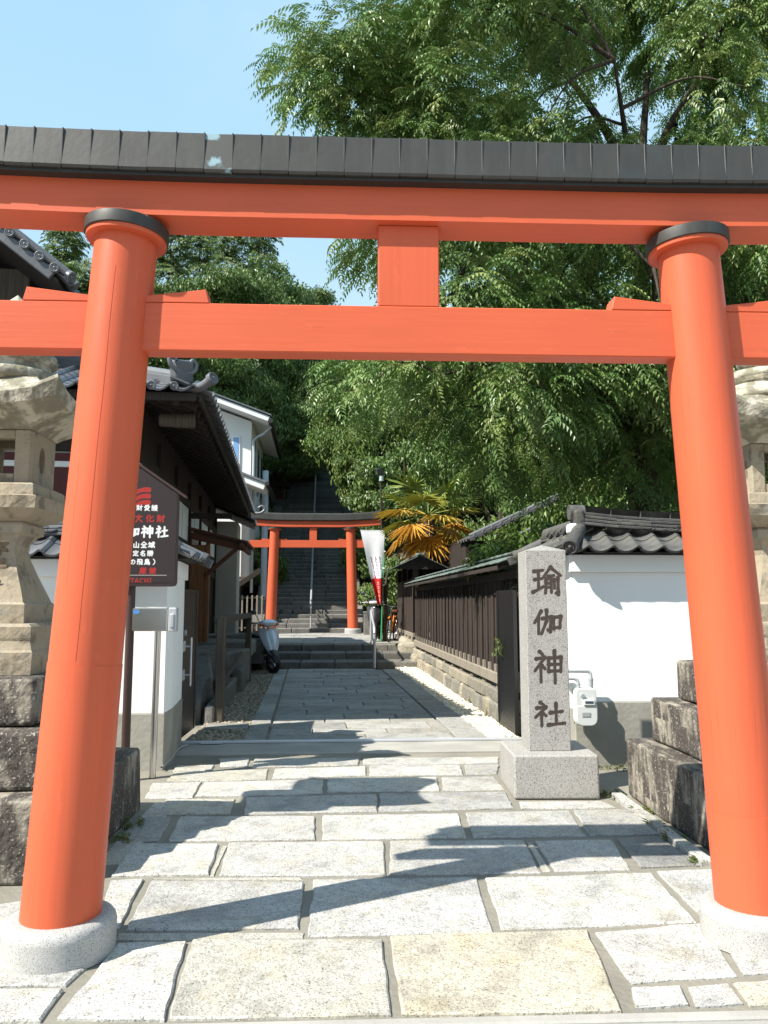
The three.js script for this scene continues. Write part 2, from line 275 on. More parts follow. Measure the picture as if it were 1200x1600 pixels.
// road in front and the pavement bed under the flagstones
{
  const o = setting('road', 'pale concrete road edge in front of the gate', 'road');
  const g = new THREE.PlaneGeometry(60, 14, 1, 1); g.rotateX(-Math.PI / 2);
  part(o, 'road_surface', g, M.concrete, [0, -0.022, 7 - 3.17]);
  part(o, 'kerb_strip', chamfer(30, 0.05, 0.055, 0.008), M.concrete, [0, -0.033, -3.145]);
}
const pave = setting('pavement', 'grey granite flagstone pavement under the front gate', 'pavement');
{
  const g = new THREE.PlaneGeometry(40, 6.6); g.rotateX(-Math.PI / 2);
  part(pave, 'mortar_bed', g, M.mortar, [0, -0.013, -3.175 - 3.3]);
  const rows = [   // corners of each flagstone as seen: top-left, top-right, bottom-right, bottom-left
    [[-260, 1546], [98, 1546], [64, 1594], [-330, 1596], 2], [[-140, 1478], [176, 1474], [104, 1538], [-240, 1540], 0], [[186, 1473], [292, 1470], [257, 1592], [88, 1590], 2], [[300, 1467], [597, 1467], [612, 1583], [264, 1590], 3], [[609, 1462], [918, 1453], [972, 1578], [627, 1584], 5],
    [[930, 1455], [1105, 1440], [1150, 1522], [986, 1534], 2], [[1116, 1438], [1270, 1428], [1330, 1512], [1162, 1521], 0], [[986, 1543], [1062, 1540], [1076, 1568], [992, 1573], 2], [[1075, 1541], [1138, 1536], [1160, 1565], [1086, 1570], 0], [[1147, 1535], [1280, 1526], [1320, 1558], [1172, 1569], 5],
    [[0, 1412], [92, 1398], [40, 1462], [-70, 1470], 2], [[172, 1376], [224, 1372], [187, 1448], [150, 1455], 0], [[236, 1376], [475, 1378], [467, 1449], [197, 1452], 1], [[490, 1373], [744, 1369], [770, 1454], [481, 1461], 0], [[758, 1371], [1018, 1363], [1088, 1439], [784, 1451], 2], [[1026, 1360], [1118, 1357], [1190, 1425], [1098, 1434], 0],
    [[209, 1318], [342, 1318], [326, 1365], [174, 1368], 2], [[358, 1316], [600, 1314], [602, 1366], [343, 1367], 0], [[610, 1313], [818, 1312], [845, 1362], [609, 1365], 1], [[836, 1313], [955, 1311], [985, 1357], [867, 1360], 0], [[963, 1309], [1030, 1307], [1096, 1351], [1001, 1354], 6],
    [[229, 1277], [270, 1276], [247, 1313], [209, 1315], 4], [[281, 1276], [492, 1275], [492, 1311], [263, 1313], 0], [[504, 1274], [716, 1271], [728, 1307], [503, 1311], 2], [[727, 1269], [888, 1266], [915, 1305], [739, 1307], 1], [[896, 1265], [985, 1264], [1030, 1302], [921, 1304], 4],
    [[260, 1248], [368, 1248], [359, 1271], [249, 1272], 3], [[386, 1246], [588, 1241], [590, 1267], [381, 1272], 1], [[593, 1239], [790, 1237], [803, 1262], [593, 1267], 4], [[812, 1252], [940, 1251], [962, 1261], [815, 1263], 0],
    [[239, 1223], [315, 1221], [301, 1245], [226, 1247], 0], [[319, 1222], [505, 1218], [503, 1240], [304, 1244], 2], [[512, 1216], [682, 1214], [687, 1235], [511, 1237], 2], [[690, 1214], [772, 1213], [788, 1233], [692, 1235], 1],
    [[271, 1206], [420, 1201], [416, 1217], [259, 1220], 3], [[430, 1201], [572, 1197], [572, 1211], [425, 1216], 2], [[578, 1196], [718, 1195], [724, 1210], [578, 1212], 0], [[725, 1195], [780, 1194], [776, 1209], [729, 1210], 4],
    [[276, 1196], [335, 1195], [331, 1203], [269, 1205], 3], [[341, 1185], [390, 1184], [387, 1196], [346, 1198], 0], [[397, 1186], [562, 1184], [560, 1195], [393, 1199], 1], [[567, 1184], [780, 1182], [778, 1192], [567, 1194], 0],
  ];
  for (const [a, b, c, d, k] of rows) {
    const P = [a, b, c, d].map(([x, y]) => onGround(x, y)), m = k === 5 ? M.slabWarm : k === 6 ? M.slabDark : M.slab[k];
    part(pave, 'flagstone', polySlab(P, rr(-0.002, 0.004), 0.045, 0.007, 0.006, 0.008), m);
  }
  // infill strips of narrow stones in the wide joints
  for (const [a, b, c, d, k] of [[[186, 1456], [476, 1455], [474, 1464], [180, 1467], 3], [[240, 1370], [470, 1369], [474, 1374], [238, 1372], 3], [[348, 1320], [355, 1320], [334, 1366], [329, 1366], 3], [[823, 1315], [831, 1315], [860, 1359], [849, 1360], 3]])
    part(pave, 'joint_stone', polySlab([a, b, c, d].map(([x, y]) => onGround(x, y)), -0.006, 0.04, 0.004, 0.003, 0.004), M.slab[k]);
  // edging along the right-hand plinth and along the left-hand one
  for (let k = 0; k < 4; k++) { const t0 = k / 4, t1 = (k + 0.94) / 4, q = (t, s) => onGround(lerp(956, 1098, t) + s * lerp(15, 22, t), lerp(1244, 1354, t)); part(pave, 'edging_stone', polySlab([q(t0, 0), q(t0, 1), q(t1, 1), q(t1, 0)], 0.03, 0.07, 0.008, 0.004, 0.008), M.slab[k % 3]); }
  for (let k = 0; k < 3; k++) part(pave, 'edging_stone', polySlab([V(-1.52, 0, -5.0 - k * 0.5), V(-1.34, 0, -5.0 - k * 0.5), V(-1.34, 0, -5.47 - k * 0.5), V(-1.52, 0, -5.47 - k * 0.5)], -0.004, 0.04, 0.005, 0.005, 0.006), M.slab[(k + 3) % 5]);
}
// threshold and sliding rail of the gateway
{
  const o = setting('gateway_threshold', 'concrete threshold with a bright steel rail across the path', 'threshold');
  const a = onGround(285, 1180), b = onGround(795, 1174);
  part(o, 'concrete_sill', chamfer(4.3, 0.06, 0.62, 0.01), M.concrete, [-0.05, -0.018, -8.72], [0, 0.02, 0]);
  part(o, 'steel_rail', chamfer(4.0, 0.03, 0.05, 0.006), M.alu, [-0.05, 0.028, -9.0], [0, 0.02, 0]);
  part(o, 'catch_plate', chamfer(0.24, 0.014, 0.07, 0.003), M.alu, [-1.50, 0.026, -8.93], [0, 0.02, 0]);
  part(o, 'catch_plate', chamfer(0.22, 0.014, 0.07, 0.003), M.trim, [1.12, 0.026, -9.08], [0, 0.02, 0]);
}
// path inside the gateway: rows of dressed stones between edging stones, gravel on both sides. Its frame: u across, s along
const SK = 0.052, pathX = (u, s) => u - SK * (s - 9.35), PP = (u, s) => V(pathX(u, s), 0, -s);
const path = setting('path', 'grey dressed stone path leading from the gateway to the steps', 'path');
{
  const g = new THREE.PlaneGeometry(7, 11.2, 1, 1); g.rotateX(-Math.PI / 2); part(path, 'path_bed', g, M.mortar, [-0.1, -0.03, -14.7], [0, SK, 0]);
  let s = 9.22, row = 0;
  while (s < 18.7) {
    const h = rr(0.34, 0.52); let u = -0.93 - (row % 2 ? 0.35 : 0);
    while (u < 1.2) { const w = rr(0.7, 1.15), u0 = Math.max(u, -0.93), u1 = Math.min(u + w, 1.24); if (u1 - u0 > 0.12) part(path, 'paving_stone', polySlab([PP(u0 + 0.008, s + h - 0.008), PP(u1 - 0.008, s + h - 0.008), PP(u1 - 0.008, s + 0.008), PP(u0 + 0.008, s + 0.008)], rr(-0.004, 0.004), 0.05, 0.006, 0.004, 0.007), pick(M.pathSlab)); u += w; }
    s += h; row++;
  }
  for (let k = 0, s0 = 9.2; s0 < 18.6; k++) { const L = rr(0.9, 1.5); part(path, 'edging_stone', polySlab([PP(-1.2, s0 + L - 0.015), PP(-0.955, s0 + L - 0.015), PP(-0.955, s0), PP(-1.2, s0)], 0.012, 0.06, 0.01, 0.006, 0.01), pick(M.pathSlab)); s0 += L; }
  for (let k = 0, s0 = 9.2; s0 < 18.6; k++) { const L = rr(0.8, 1.4); part(path, 'edging_stone', polySlab([PP(1.26, s0 + L - 0.015), PP(1.66, s0 + L - 0.015), PP(1.66, s0), PP(1.26, s0)], 0.008, 0.06, 0.008, 0.006, 0.01), pick(M.pathSlab)); s0 += L; }
  for (const [u0, u1, s0, s1] of [[-1.75, -1.22, 9.95, 10.35]]) part(path, 'step_stone', polySlab([PP(u0, s1), PP(u1, s1), PP(u1, s0), PP(u0, s0)], 0.03, 0.08, 0.01, 0.006, 0.012), M.pathSlab[1]);
}
function pebbles(name, label, cols, n, fn, r0, r1, seed) {
  const q = rng(seed), g = new THREE.IcosahedronGeometry(1, 0), m = new THREE.InstancedMesh(g, std([1, 1, 1], { roughness: 0.9 }), n), o = new THREE.Object3D(), c = new THREE.Color();
  for (let i = 0; i < n; i++) { const p = fn(q), r = r0 + (r1 - r0) * q(); o.position.set(p.x, p.y + r * 0.2, p.z); o.scale.set(r * (0.7 + q() * 0.6), r * (0.45 + q() * 0.3), r * (0.7 + q() * 0.6)); o.rotation.set(q() * 6, q() * 6, q() * 6); o.updateMatrix(); m.setMatrixAt(i, o.matrix); const k = cols[Math.floor(q() * cols.length)], b = 0.75 + q() * 0.5; m.setColorAt(i, c.setRGB(k[0] * b, k[1] * b, k[2] * b)); }
  m.name = name; m.castShadow = m.receiveShadow = true; m.userData = { label, category: 'gravel', kind: 'stuff' }; scene.add(m);
}
pebbles('white_gravel', 'white pebbles in a strip along the dark board fence', [[0.62, 0.57, 0.46], [0.70, 0.66, 0.56], [0.52, 0.47, 0.37], [0.66, 0.60, 0.47]], 9500, (q) => { const s = 9.25 + Math.pow(q(), 1.25) * 9.9; const e = 1.93 + SK * (s - 9.35) - 0.0316 * (s - 9.39); return PP(1.62 + q() * (e - 1.62 + 0.02) , s).setY(-0.025 + q() * 0.025); }, 0.018, 0.036, 5);
pebbles('brown_gravel', 'brown gravel beside the left edging of the path', [[0.22, 0.19, 0.14], [0.30, 0.26, 0.19], [0.16, 0.14, 0.11], [0.36, 0.31, 0.23]], 9000, (q) => { const s = 9.2 + Math.pow(q(), 1.3) * 9.5; return PP(-1.8 + q() * 0.62, s).setY(-0.028 + q() * 0.02); }, 0.014, 0.028, 6);

// three low steps up to the terrace, and the terrace itself
const LY = 0.47, LZ = -21.0;
{
  const o = setting('low_steps', 'three low stone steps at the end of the path', 'steps');
  for (const [y, z0, n] of [[0.15, -19.15, 4], [0.31, -20.0, 4], [LY, -20.85, 5]]) {
    const x0 = -2.1, x1 = 1.75; let x = x0;
    for (let k = 0; k < n; k++) { const w = (x1 - x0) / n * (k === n - 1 ? 1 : rr(0.85, 1.15)), e = k === n - 1 ? x1 : Math.min(x1, x + w); part(o, 'step_stone', roughBlock(e - x - 0.012, 0.19, 0.92, 0.012, 30 + k, 3, 0.03), pick(M.stairStone), [(x + e) / 2, y - 0.095, z0 - 0.45]); x = e; }
  }
  const t = setting('terrace', 'stone terrace in front of the long stairs', 'terrace');
  for (let r = 0, z = -21.72; r < 14; r++) { const d = rr(0.45, 0.6); let x = -3.6 + (r % 2) * -0.3; while (x < 2.6) { const w = rr(0.8, 1.3); part(t, 'terrace_stone', polySlab([V(x, 0, z - d + 0.012), V(x + w - 0.014, 0, z - d + 0.012), V(x + w - 0.014, 0, z), V(x, 0, z)], LY + rr(-0.004, 0.004), 0.5, 0.006, 0.004, 0.008), pick(M.pathSlab)); x += w; } z -= d; }
}
// the long stairs up the hill with sloping kerbs
const ST = { z0: -29.2, tread: 0.335, riser: 0.163, n: 78, x0: -3.05, x1: 0.05 };
{
  const o = setting('long_stairs', 'long dark stone stairs climbing the wooded hill', 'stairs');
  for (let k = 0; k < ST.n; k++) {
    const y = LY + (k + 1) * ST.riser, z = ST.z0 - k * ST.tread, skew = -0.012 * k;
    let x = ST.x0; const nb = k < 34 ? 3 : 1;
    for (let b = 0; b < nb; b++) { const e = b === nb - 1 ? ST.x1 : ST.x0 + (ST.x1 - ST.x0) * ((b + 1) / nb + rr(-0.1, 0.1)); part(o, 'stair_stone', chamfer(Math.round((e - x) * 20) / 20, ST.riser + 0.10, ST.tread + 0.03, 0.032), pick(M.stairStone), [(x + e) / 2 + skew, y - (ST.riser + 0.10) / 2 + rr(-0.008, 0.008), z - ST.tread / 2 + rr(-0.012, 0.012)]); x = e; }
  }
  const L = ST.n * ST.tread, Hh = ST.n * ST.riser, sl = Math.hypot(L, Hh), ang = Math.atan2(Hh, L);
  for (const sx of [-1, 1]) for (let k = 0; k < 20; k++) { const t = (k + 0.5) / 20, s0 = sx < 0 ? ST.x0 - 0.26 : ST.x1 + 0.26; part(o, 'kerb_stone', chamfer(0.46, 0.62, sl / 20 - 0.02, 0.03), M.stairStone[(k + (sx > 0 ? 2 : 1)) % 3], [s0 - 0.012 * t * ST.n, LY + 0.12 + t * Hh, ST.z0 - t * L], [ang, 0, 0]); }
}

// ================================================================== THE TORII GATES
const sideways = (g) => { const q = g.clone(); q.userData = { swap: true }; return q; };
function torii(o, S) {   // S: half-widths, heights; built about the middle of the gate, facing +z
  const rad = S.seg || 40;
  for (const sx of [-1, 1]) {
    const xb = sx * S.bx, xt = sx * S.tx, a = V(xb, S.y0, 0), b = V(xt, S.yk - 0.09, 0);
    part(o, 'base_stone', new THREE.LatheGeometry([[0, 0.0], [S.rs, 0.0], [S.rs, 0.002], [S.rs, S.hs - 0.05], [S.rs, S.hs - 0.042], [S.rs - 0.005, S.hs - 0.022], [S.rs - 0.018, S.hs - 0.007], [S.rs - 0.036, S.hs], [S.rs - 0.044, S.hs], [0, S.hs + 0.002]].map(([x, y]) => new THREE.Vector2(x, y)), rad), M.baseGranite, [xb, S.ys || -0.01, 0]);
    const c = rod(a, b, S.rb, S.rt, rad); part(o, 'column', c, M.vermilion);
    const sleeve = S.sleeve && S.sleeve[sx < 0 ? 0 : 1];
    if (sleeve) { const t = (sleeve - S.y0) / (S.yk - 0.09 - S.y0), e = a.clone().lerp(b, t); part(o, 'column_sleeve', rod(a, e, S.rb + 0.0025, lerp(S.rb, S.rt, t) + 0.0025, rad), M.vermilion); }
    const tilt = -Math.atan2(xt - xb, S.yk - S.y0);
    const ring = (r, h, y, m, name) => part(o, name, new THREE.LatheGeometry([[0, 0], [r - 0.004, 0], [r, 0.004], [r, h - 0.004], [r - 0.004, h], [0, h]].map(([x, yy]) => new THREE.Vector2(x, yy)), rad), m, [xt, y, 0], [0, 0, tilt]);
    ring(S.rc - 0.01, 0.03, S.yk - 0.100, M.vermilion, 'collar_disc'); ring(S.rc, 0.062, S.yk - 0.078, M.copper, 'collar_band');
  }
  // tie beam, wedges, middle strut
  const n0 = S.nl, nuki = sideways(chamfer(n0[1] - n0[0], S.nh, S.nt, 0.006));
  part(o, 'tie_beam', nuki, M.vermilion, [(n0[0] + n0[1]) / 2, S.yn + S.nh / 2, 0]);
  for (const sx of [-1, 1]) for (const si of [-1, 1]) {
    const cx = sx * lerp(S.bx, S.tx, (S.yn + S.nh) / S.yk), r = S.rt * 0.9, L = S.wl, sh = new THREE.Shape([[0, 0], [L, 0], [L - L * 0.05, S.wh], [0, S.wh * 0.42]].map(([x, y]) => new THREE.Vector2(x, y)));
    const g = new THREE.ExtrudeGeometry(sh, { depth: S.nt * 0.94, bevelEnabled: true, bevelSize: 0.003, bevelThickness: 0.003, bevelSegments: 1 }); g.translate(0, 0, -S.nt * 0.47);
    if (si < 0) { g.scale(-1, 1, 1); const ix = g.attributes.position; for (let i = 0; i < ix.count; i += 3) { const t = [ix.getX(i), ix.getY(i), ix.getZ(i)]; ix.setXYZ(i, ix.getX(i + 1), ix.getY(i + 1), ix.getZ(i + 1)); ix.setXYZ(i + 1, ...t); } g.computeVertexNormals(); }
    g.userData.swap = true; part(o, 'wedge', g, M.vermilion, [cx + si * r, S.yn + S.nh + 0.004, 0]);
  }
  part(o, 'middle_strut', chamfer(S.sw, S.yk - S.yn - S.nh, S.nt * 0.92, 0.006), M.vermilion, [S.sx, (S.yk + S.yn + S.nh) / 2, 0.0]);
  // lintel with a faint upward curve at its ends, copper-clad roof
  const up = (x) => S.up * Math.pow(Math.max(0, Math.abs(x) - S.tx * 0.6), 2);
  const half = S.half, kas = gridBox(half * 2, S.kh, S.kt, 28, 1, 1, (v) => { const y = v.y; v.y += S.yk + S.kh / 2 + up(v.x); if (Math.abs(v.x) > half - 0.01) v.x += Math.sign(v.x) * y * 0.3; });
  kas.userData.swap = true; part(o, 'lintel', kas, M.vermilion);
  const y1 = S.yk + S.kh, prof = [[S.rt2, -0.012], [S.rt2 + 0.008, 0.0], [S.rt2, S.rh], [0.03, S.rh + S.rp], [-0.03, S.rh + S.rp], [-S.rt2, S.rh], [-S.rt2 - 0.008, 0], [-S.rt2, -0.012]].map(([a, b]) => [a, b - S.drop]);
  const np = S.panels, w = half * 2.02 / np;
  for (let k = 0; k < np; k++) {
    const xa = -half * 1.01 + k * w, xb = xa + w - S.gap, yj = rr(-0.0015, 0.0015), zj = rr(-0.0012, 0.0012), pos = [];
    const P = (x, i) => [x, y1 + prof[i][1] + up(x) + yj, prof[i][0] + zj];
    for (let i = 0; i < prof.length; i++) { const j = (i + 1) % prof.length, a = P(xa, i), b = P(xb, i), c = P(xb, j), d = P(xa, j); pos.push(...a, ...b, ...c, ...a, ...c, ...d); }
    for (const [x, f] of [[xa, 1], [xb, -1]]) for (let i = 1; i < prof.length - 1; i++) { const q = f > 0 ? [P(x, 0), P(x, i), P(x, i + 1)] : [P(x, 0), P(x, i + 1), P(x, i)]; pos.push(...q[0], ...q[1], ...q[2]); }
    const g = new THREE.BufferGeometry(); g.setAttribute('position', new THREE.Float32BufferAttribute(pos, 3)); g.computeVertexNormals();
    part(o, 'copper_panel', g, k === S.green ? M.greenPanel : M.copper);
    if (S.seam) part(o, 'panel_seam', chamfer(0.007, S.rh + 0.006, 0.012, 0.002), M.copper, [xb + S.gap / 2, y1 - S.drop + S.rh / 2 + up(xb), S.rt2 + 0.001]);
  }
  // dark board under the roof edge
  part(o, 'roof_board', gridBox(half * 2, 0.016, S.rt2 * 2 - 0.03, 28, 1, 1, (v) => { v.y += y1 - S.drop - 0.021 + up(v.x); }), M.copperDark);
}
M.crack = std([0.16, 0.022, 0.012], { roughness: 0.9 });
M.greenPanel = std([1, 1, 1], { roughness: 0.55, metalness: 0.2, map: texture(256, (u, v, i, j) => { const a = fb(u, v, 5, 5, 300); return mix([0.06, 0.06, 0.055], [0.22, 0.33, 0.36], sm(0.50, 0.66, a)); }, 0.34) });
{
  const o = thing('torii_gate', 'large vermilion shrine gate with dark copper roof spanning the flagstones', 'gate', [0.305, 0, -3.80], 0.0);
  torii(o, { bx: 1.60, tx: 1.425, y0: 0.13, yk: 3.43, rb: 0.172, rt: 0.150, rs: 0.243, hs: 0.165, rc: 0.203, yn: 2.765, nh: 0.242, nt: 0.118, nl: [-2.35, 2.35], wl: 0.31, wh: 0.062, sw: 0.305, sx: -0.018, half: 2.75, kh: 0.235, kt: 0.21, up: 0.012, drop: 0.034, rt2: 0.176, rh: 0.185, rp: 0.06, panels: 41, gap: 0.004, seam: true, sleeve: [1.27, 0.58], green: 13 });
  // drying cracks running up the left column
  for (const [a0, y0, y1, n] of [[1.52, 1.29, 3.15, 26], [2.05, 1.62, 2.2, 12]]) { const pts = []; for (let k = 0; k <= n; k++) { const y = lerp(y0, y1, k / n), t = (y - 0.13) / (3.34 - 0.13), r = lerp(0.172, 0.150, t) - 0.0006, a = a0 + n3(y * 6, a0, 0) * 0.05; pts.push([lerp(-1.60, -1.425, t) + r * Math.cos(a), y, r * Math.sin(a)]); } part(o, 'column_crack', tube(pts, 0.0010, n * 2, 5), M.crack); }
}
{
  const o = thing('torii_gate', 'smaller vermilion shrine gate at the foot of the long stairs', 'gate', [-1.33, LY - 0.01, -28.3], 0.0);
  torii(o, { bx: 1.46, tx: 1.36, y0: 0.10, yk: 3.80, rb: 0.19, rt: 0.165, rs: 0.30, hs: 0.20, rc: 0.25, yn: 3.06, nh: 0.26, nt: 0.13, nl: [-2.25, 2.15], wl: 0.3, wh: 0.05, sw: 0.26, sx: 0.02, half: 2.45, kh: 0.24, kt: 0.24, up: 0.035, drop: 0, rt2: 0.19, rh: 0.20, rp: 0.06, panels: 14, gap: 0.002, seg: 28, ys: 0 });
}

// ================================================================== STONE LANTERNS ON STEPPED PLINTHS
function lantern(label, pos, turn) {
  const o = thing('stone_lantern', label, 'stone lantern', pos, turn, undefined);
  const sq = (rows, m, name) => {                                    // square body of revolution: [half width, height] rows, worn edges
    const pts = []; const n = 24, pos2 = [], idx = [];
    rows.forEach(([hw, y, lift = 0]) => { for (let k = 0; k < n; k++) { const a = (k / n) * 4, f = Math.floor(a), t = (a - f) * 2 - 1; const c = [[1, t], [-t, 1], [-1, -t], [t, -1]][f]; const corner = Math.pow(Math.abs(t), 3); const rnd = 1 - 0.018 * Math.pow(Math.abs(t), 12); const x = c[0] * hw * rnd, z = c[1] * hw * rnd; pos2.push(x + n3(x * 9, y * 9, z * 9) * 0.012, y + lift * corner + n3(x * 7 + 3, y * 7, z * 7) * 0.008, z + n3(z * 9, x * 9, y * 9) * 0.012); } });
    for (let r = 0; r < rows.length - 1; r++) for (let k = 0; k < n; k++) { const a = r * n + k, b = r * n + (k + 1) % n, c = a + n, d = b + n; idx.push(a, c, b, b, c, d); }
    const cap = (r, f) => { const c = pos2.length / 3; pos2.push(0, rows[r][1], 0); for (let k = 0; k < n; k++) { const a = r * n + k, b = r * n + (k + 1) % n; f ? idx.push(a, c, b) : idx.push(a, b, c); } };
    cap(0, false); cap(rows.length - 1, true);
    let g = new THREE.BufferGeometry(); g.setAttribute('position', new THREE.Float32BufferAttribute(pos2, 3)); g.setIndex(idx); g = g.toNonIndexed(); g.computeVertexNormals();
    return part(o, name, g, m);
  };
  // plinth: three courses of blocks
  for (const [hw, y0, y1, nb] of [[0.83, -0.02, 0.455, 2], [0.665, 0.455, 0.80, 2], [0.51, 0.80, 1.105, 1]]) for (let i = 0; i < nb; i++) for (let j = 0; j < nb; j++) {
    const w = 2 * hw / nb; part(o, 'plinth_block', roughBlock(w - 0.012, y1 - y0 - 0.008, w - 0.012, 0.022, Math.floor(R() * 900), 6, 0.03), M.soot, [-hw + w * (i + 0.5) + (pos[0] < 0 ? -0.05 : -0.04), (y0 + y1) / 2, -hw + w * (j + 0.5)]);
  }
  sq([[0.365, 1.10], [0.372, 1.24], [0.36, 1.255], [0.345, 1.31], [0.35, 1.33], [0.352, 1.40], [0.33, 1.42]], M.sand, 'pedestal');
  sq([[0.265, 1.42], [0.268, 1.54], [0.25, 1.555], [0.215, 1.64], [0.175, 1.74], [0.138, 1.84], [0.125, 1.90], [0.13, 1.95], [0.165, 2.0], [0.195, 2.015], [0.20, 2.07], [0.19, 2.085]], M.sand, 'shaft');
  sq([[0.18, 2.085], [0.25, 2.11], [0.325, 2.165], [0.335, 2.245], [0.30, 2.255], [0.295, 2.325], [0.28, 2.335]], M.sand, 'platform');
  // fire box: four corner posts with rails round real openings, sides with a sunk oval
  const fb0 = 2.335, fb1 = 2.70, hw = 0.23, pw = 0.10;
  for (const sx of [-1, 1]) for (const sz of [-1, 1]) part(o, 'corner_post', roughBlock(pw, fb1 - fb0, pw, 0.004, 8, 2, 0.01), M.sand, [sx * (hw - pw / 2), (fb0 + fb1) / 2, sz * (hw - pw / 2)]);
  for (const s of [-1, 1]) { for (const [y, h] of [[fb0 + 0.035, 0.068], [fb1 - 0.03, 0.058]]) part(o, 'opening_rail', chamfer(2 * (hw - pw) + 0.004, h, 0.085, 0.006), M.sand, [0, y, s * (hw - pw / 2)]);
    const e = hw - pw + 0.03, sh = new THREE.Shape([[-e, fb0], [e, fb0], [e, fb1], [-e, fb1]].map(([x, y]) => new THREE.Vector2(x, y))); const h = new THREE.Path(); h.absellipse(0, (fb0 + fb1) / 2 + 0.01, 0.06, 0.10, 0, Math.PI * 2, true, 0); sh.holes.push(h);
    const g = new THREE.ExtrudeGeometry(sh, { depth: 0.05, bevelEnabled: true, bevelSize: 0.006, bevelThickness: 0.006, bevelSegments: 1, curveSegments: 14 }); g.rotateY(Math.PI / 2); g.translate(s > 0 ? hw - 0.056 : -hw + 0.006, 0, 0); part(o, 'sunk_side', g, M.sand); part(o, 'inner_slab', chamfer(0.02, fb1 - fb0, 2 * e, 0.003), M.sand, [s * (hw - 0.082), (fb0 + fb1) / 2, 0]); }
  // roof with upturned corners, neck ring and bud
  sq([[0.24, 2.70], [0.27, 2.725], [0.29, 2.735], [0.39, 2.785, 0.02], [0.485, 2.815, 0.06], [0.505, 2.885, 0.10], [0.495, 2.91, 0.10], [0.38, 2.955, 0.02], [0.31, 3.01], [0.27, 3.05], [0.25, 3.055]], M.lichen, 'roof');
  part(o, 'neck_ring', new THREE.LatheGeometry([[0, 0], [0.30, 0], [0.325, 0.03], [0.315, 0.085], [0.25, 0.105], [0.245, 0.15], [0.285, 0.175], [0.28, 0.23], [0.2, 0.25], [0, 0.25]].map(([x, y]) => new THREE.Vector2(x, y)), 28), M.lichen, [0, 3.04, 0]);
  part(o, 'bud_finial', new THREE.LatheGeometry([[0, 0], [0.11, 0], [0.17, 0.08], [0.18, 0.18], [0.13, 0.30], [0.05, 0.39], [0, 0.44]].map(([x, y]) => new THREE.Vector2(x, y)), 24), M.lichen, [0, 3.28, 0]);
  return o;
}
const lanA = lantern('weathered square stone lantern on black stained plinth in front of brown notice sign', [-2.36, 0, -5.48], 0);
// carved blossoms on the shaft of the first lantern
{
  M.carve = std([0.17, 0.125, 0.085], { roughness: 1 });
  for (const [x, y, z] of [[0.02, 1.925, 0.130], [0.03, 1.79, 0.160], [0.02, 1.66, 0.212]]) for (let k = 0; k < 7; k++) { const a = k / 7 * 6.28 + y * 3, r = 0.042; const g = new THREE.SphereGeometry(0.020, 8, 6); g.scale(1.5, 0.75, 0.2); g.rotateZ(a); part(lanA, 'carved_petal', g, M.carve, [x + Math.cos(a) * r, y + Math.sin(a) * r, z]); }
}
lantern('weathered square stone lantern on grey plinth beside white wall with gas meter', [3.13, 0, -5.72], 0);

// ================================================================== TILED PLASTER WALLS EITHER SIDE OF THE GATEWAY
// one pantile: trough and roll, lying along +z (down the slope), its butt at z = len
function pantile(w, len, th, amp = 1) {
  return once(['pt', w, len, th, amp].join(), () => {
    const n = 10, top = [], pr = (s) => s < 0.66 ? -0.026 * amp * Math.sin(Math.PI * s / 0.66) : 0.034 * amp * Math.sin(Math.PI * (s - 0.66) / 0.34), pos = [];
    for (let i = 0; i <= n; i++) { const s = i / n; top.push([w * (s - 0.5) * 1.06, pr(s)]); }
    const q = (a, b, c, d) => pos.push(...a, ...b, ...c, ...a, ...c, ...d);
    for (let i = 0; i < n; i++) { const [x0, y0] = top[i], [x1, y1] = top[i + 1];
      q([x0, y0, 0], [x0, y0 + 0.008, len], [x1, y1 + 0.008, len], [x1, y1, 0]);
      q([x0, y0 - th + 0.008, len], [x0, y0 - th, 0], [x1, y1 - th, 0], [x1, y1 - th + 0.008, len]);
      q([x0, y0 + 0.008, len], [x0, y0 - th + 0.008, len], [x1, y1 - th + 0.008, len], [x1, y1 + 0.008, len]);
    }
    for (const [k, f] of [[0, 1], [n, -1]]) { const [x, y] = top[k], a = [x, y, 0], b = [x, y, len], c = [x, y - th, len], d = [x, y - th, 0]; f > 0 ? q(a, d, c, b) : q(a, b, c, d); }
    const g = new THREE.BufferGeometry(); g.setAttribute('position', new THREE.Float32BufferAttribute(pos, 3)); g.computeVertexNormals(); return g;
  });
}
const rollTile = (L, r) => once(['roll', L.toFixed(3), r].join(), () => { const g = new THREE.CylinderGeometry(r, r * 0.96, L, 14, 1, false, 0, Math.PI); g.rotateZ(Math.PI / 2); g.rotateX(-Math.PI / 2); const c = new THREE.CylinderGeometry(r * 1.02, r * 1.02, 0.02, 14); return g.index ? g.toNonIndexed() : g; });
function disc(o, pos, dir, r, m) {                                   // round end tile with a raised rim and boss
  const g = join([new THREE.CylinderGeometry(r, r, 0.05, 18), moved(new THREE.TorusGeometry(r * 0.84, r * 0.14, 6, 18), 0, 0.026, 0, Math.PI / 2), moved(new THREE.SphereGeometry(r * 0.3, 10, 6), 0, 0.02, 0), moved(new THREE.TorusGeometry(r * 0.5, r * 0.1, 5, 12, 4), 0, 0.026, 0, Math.PI / 2)]);
  g.applyQuaternion(new THREE.Quaternion().setFromUnitVectors(V(0, 1, 0), V(...dir).normalize()));
  return part(o, 'end_tile', g, m, pos);
}
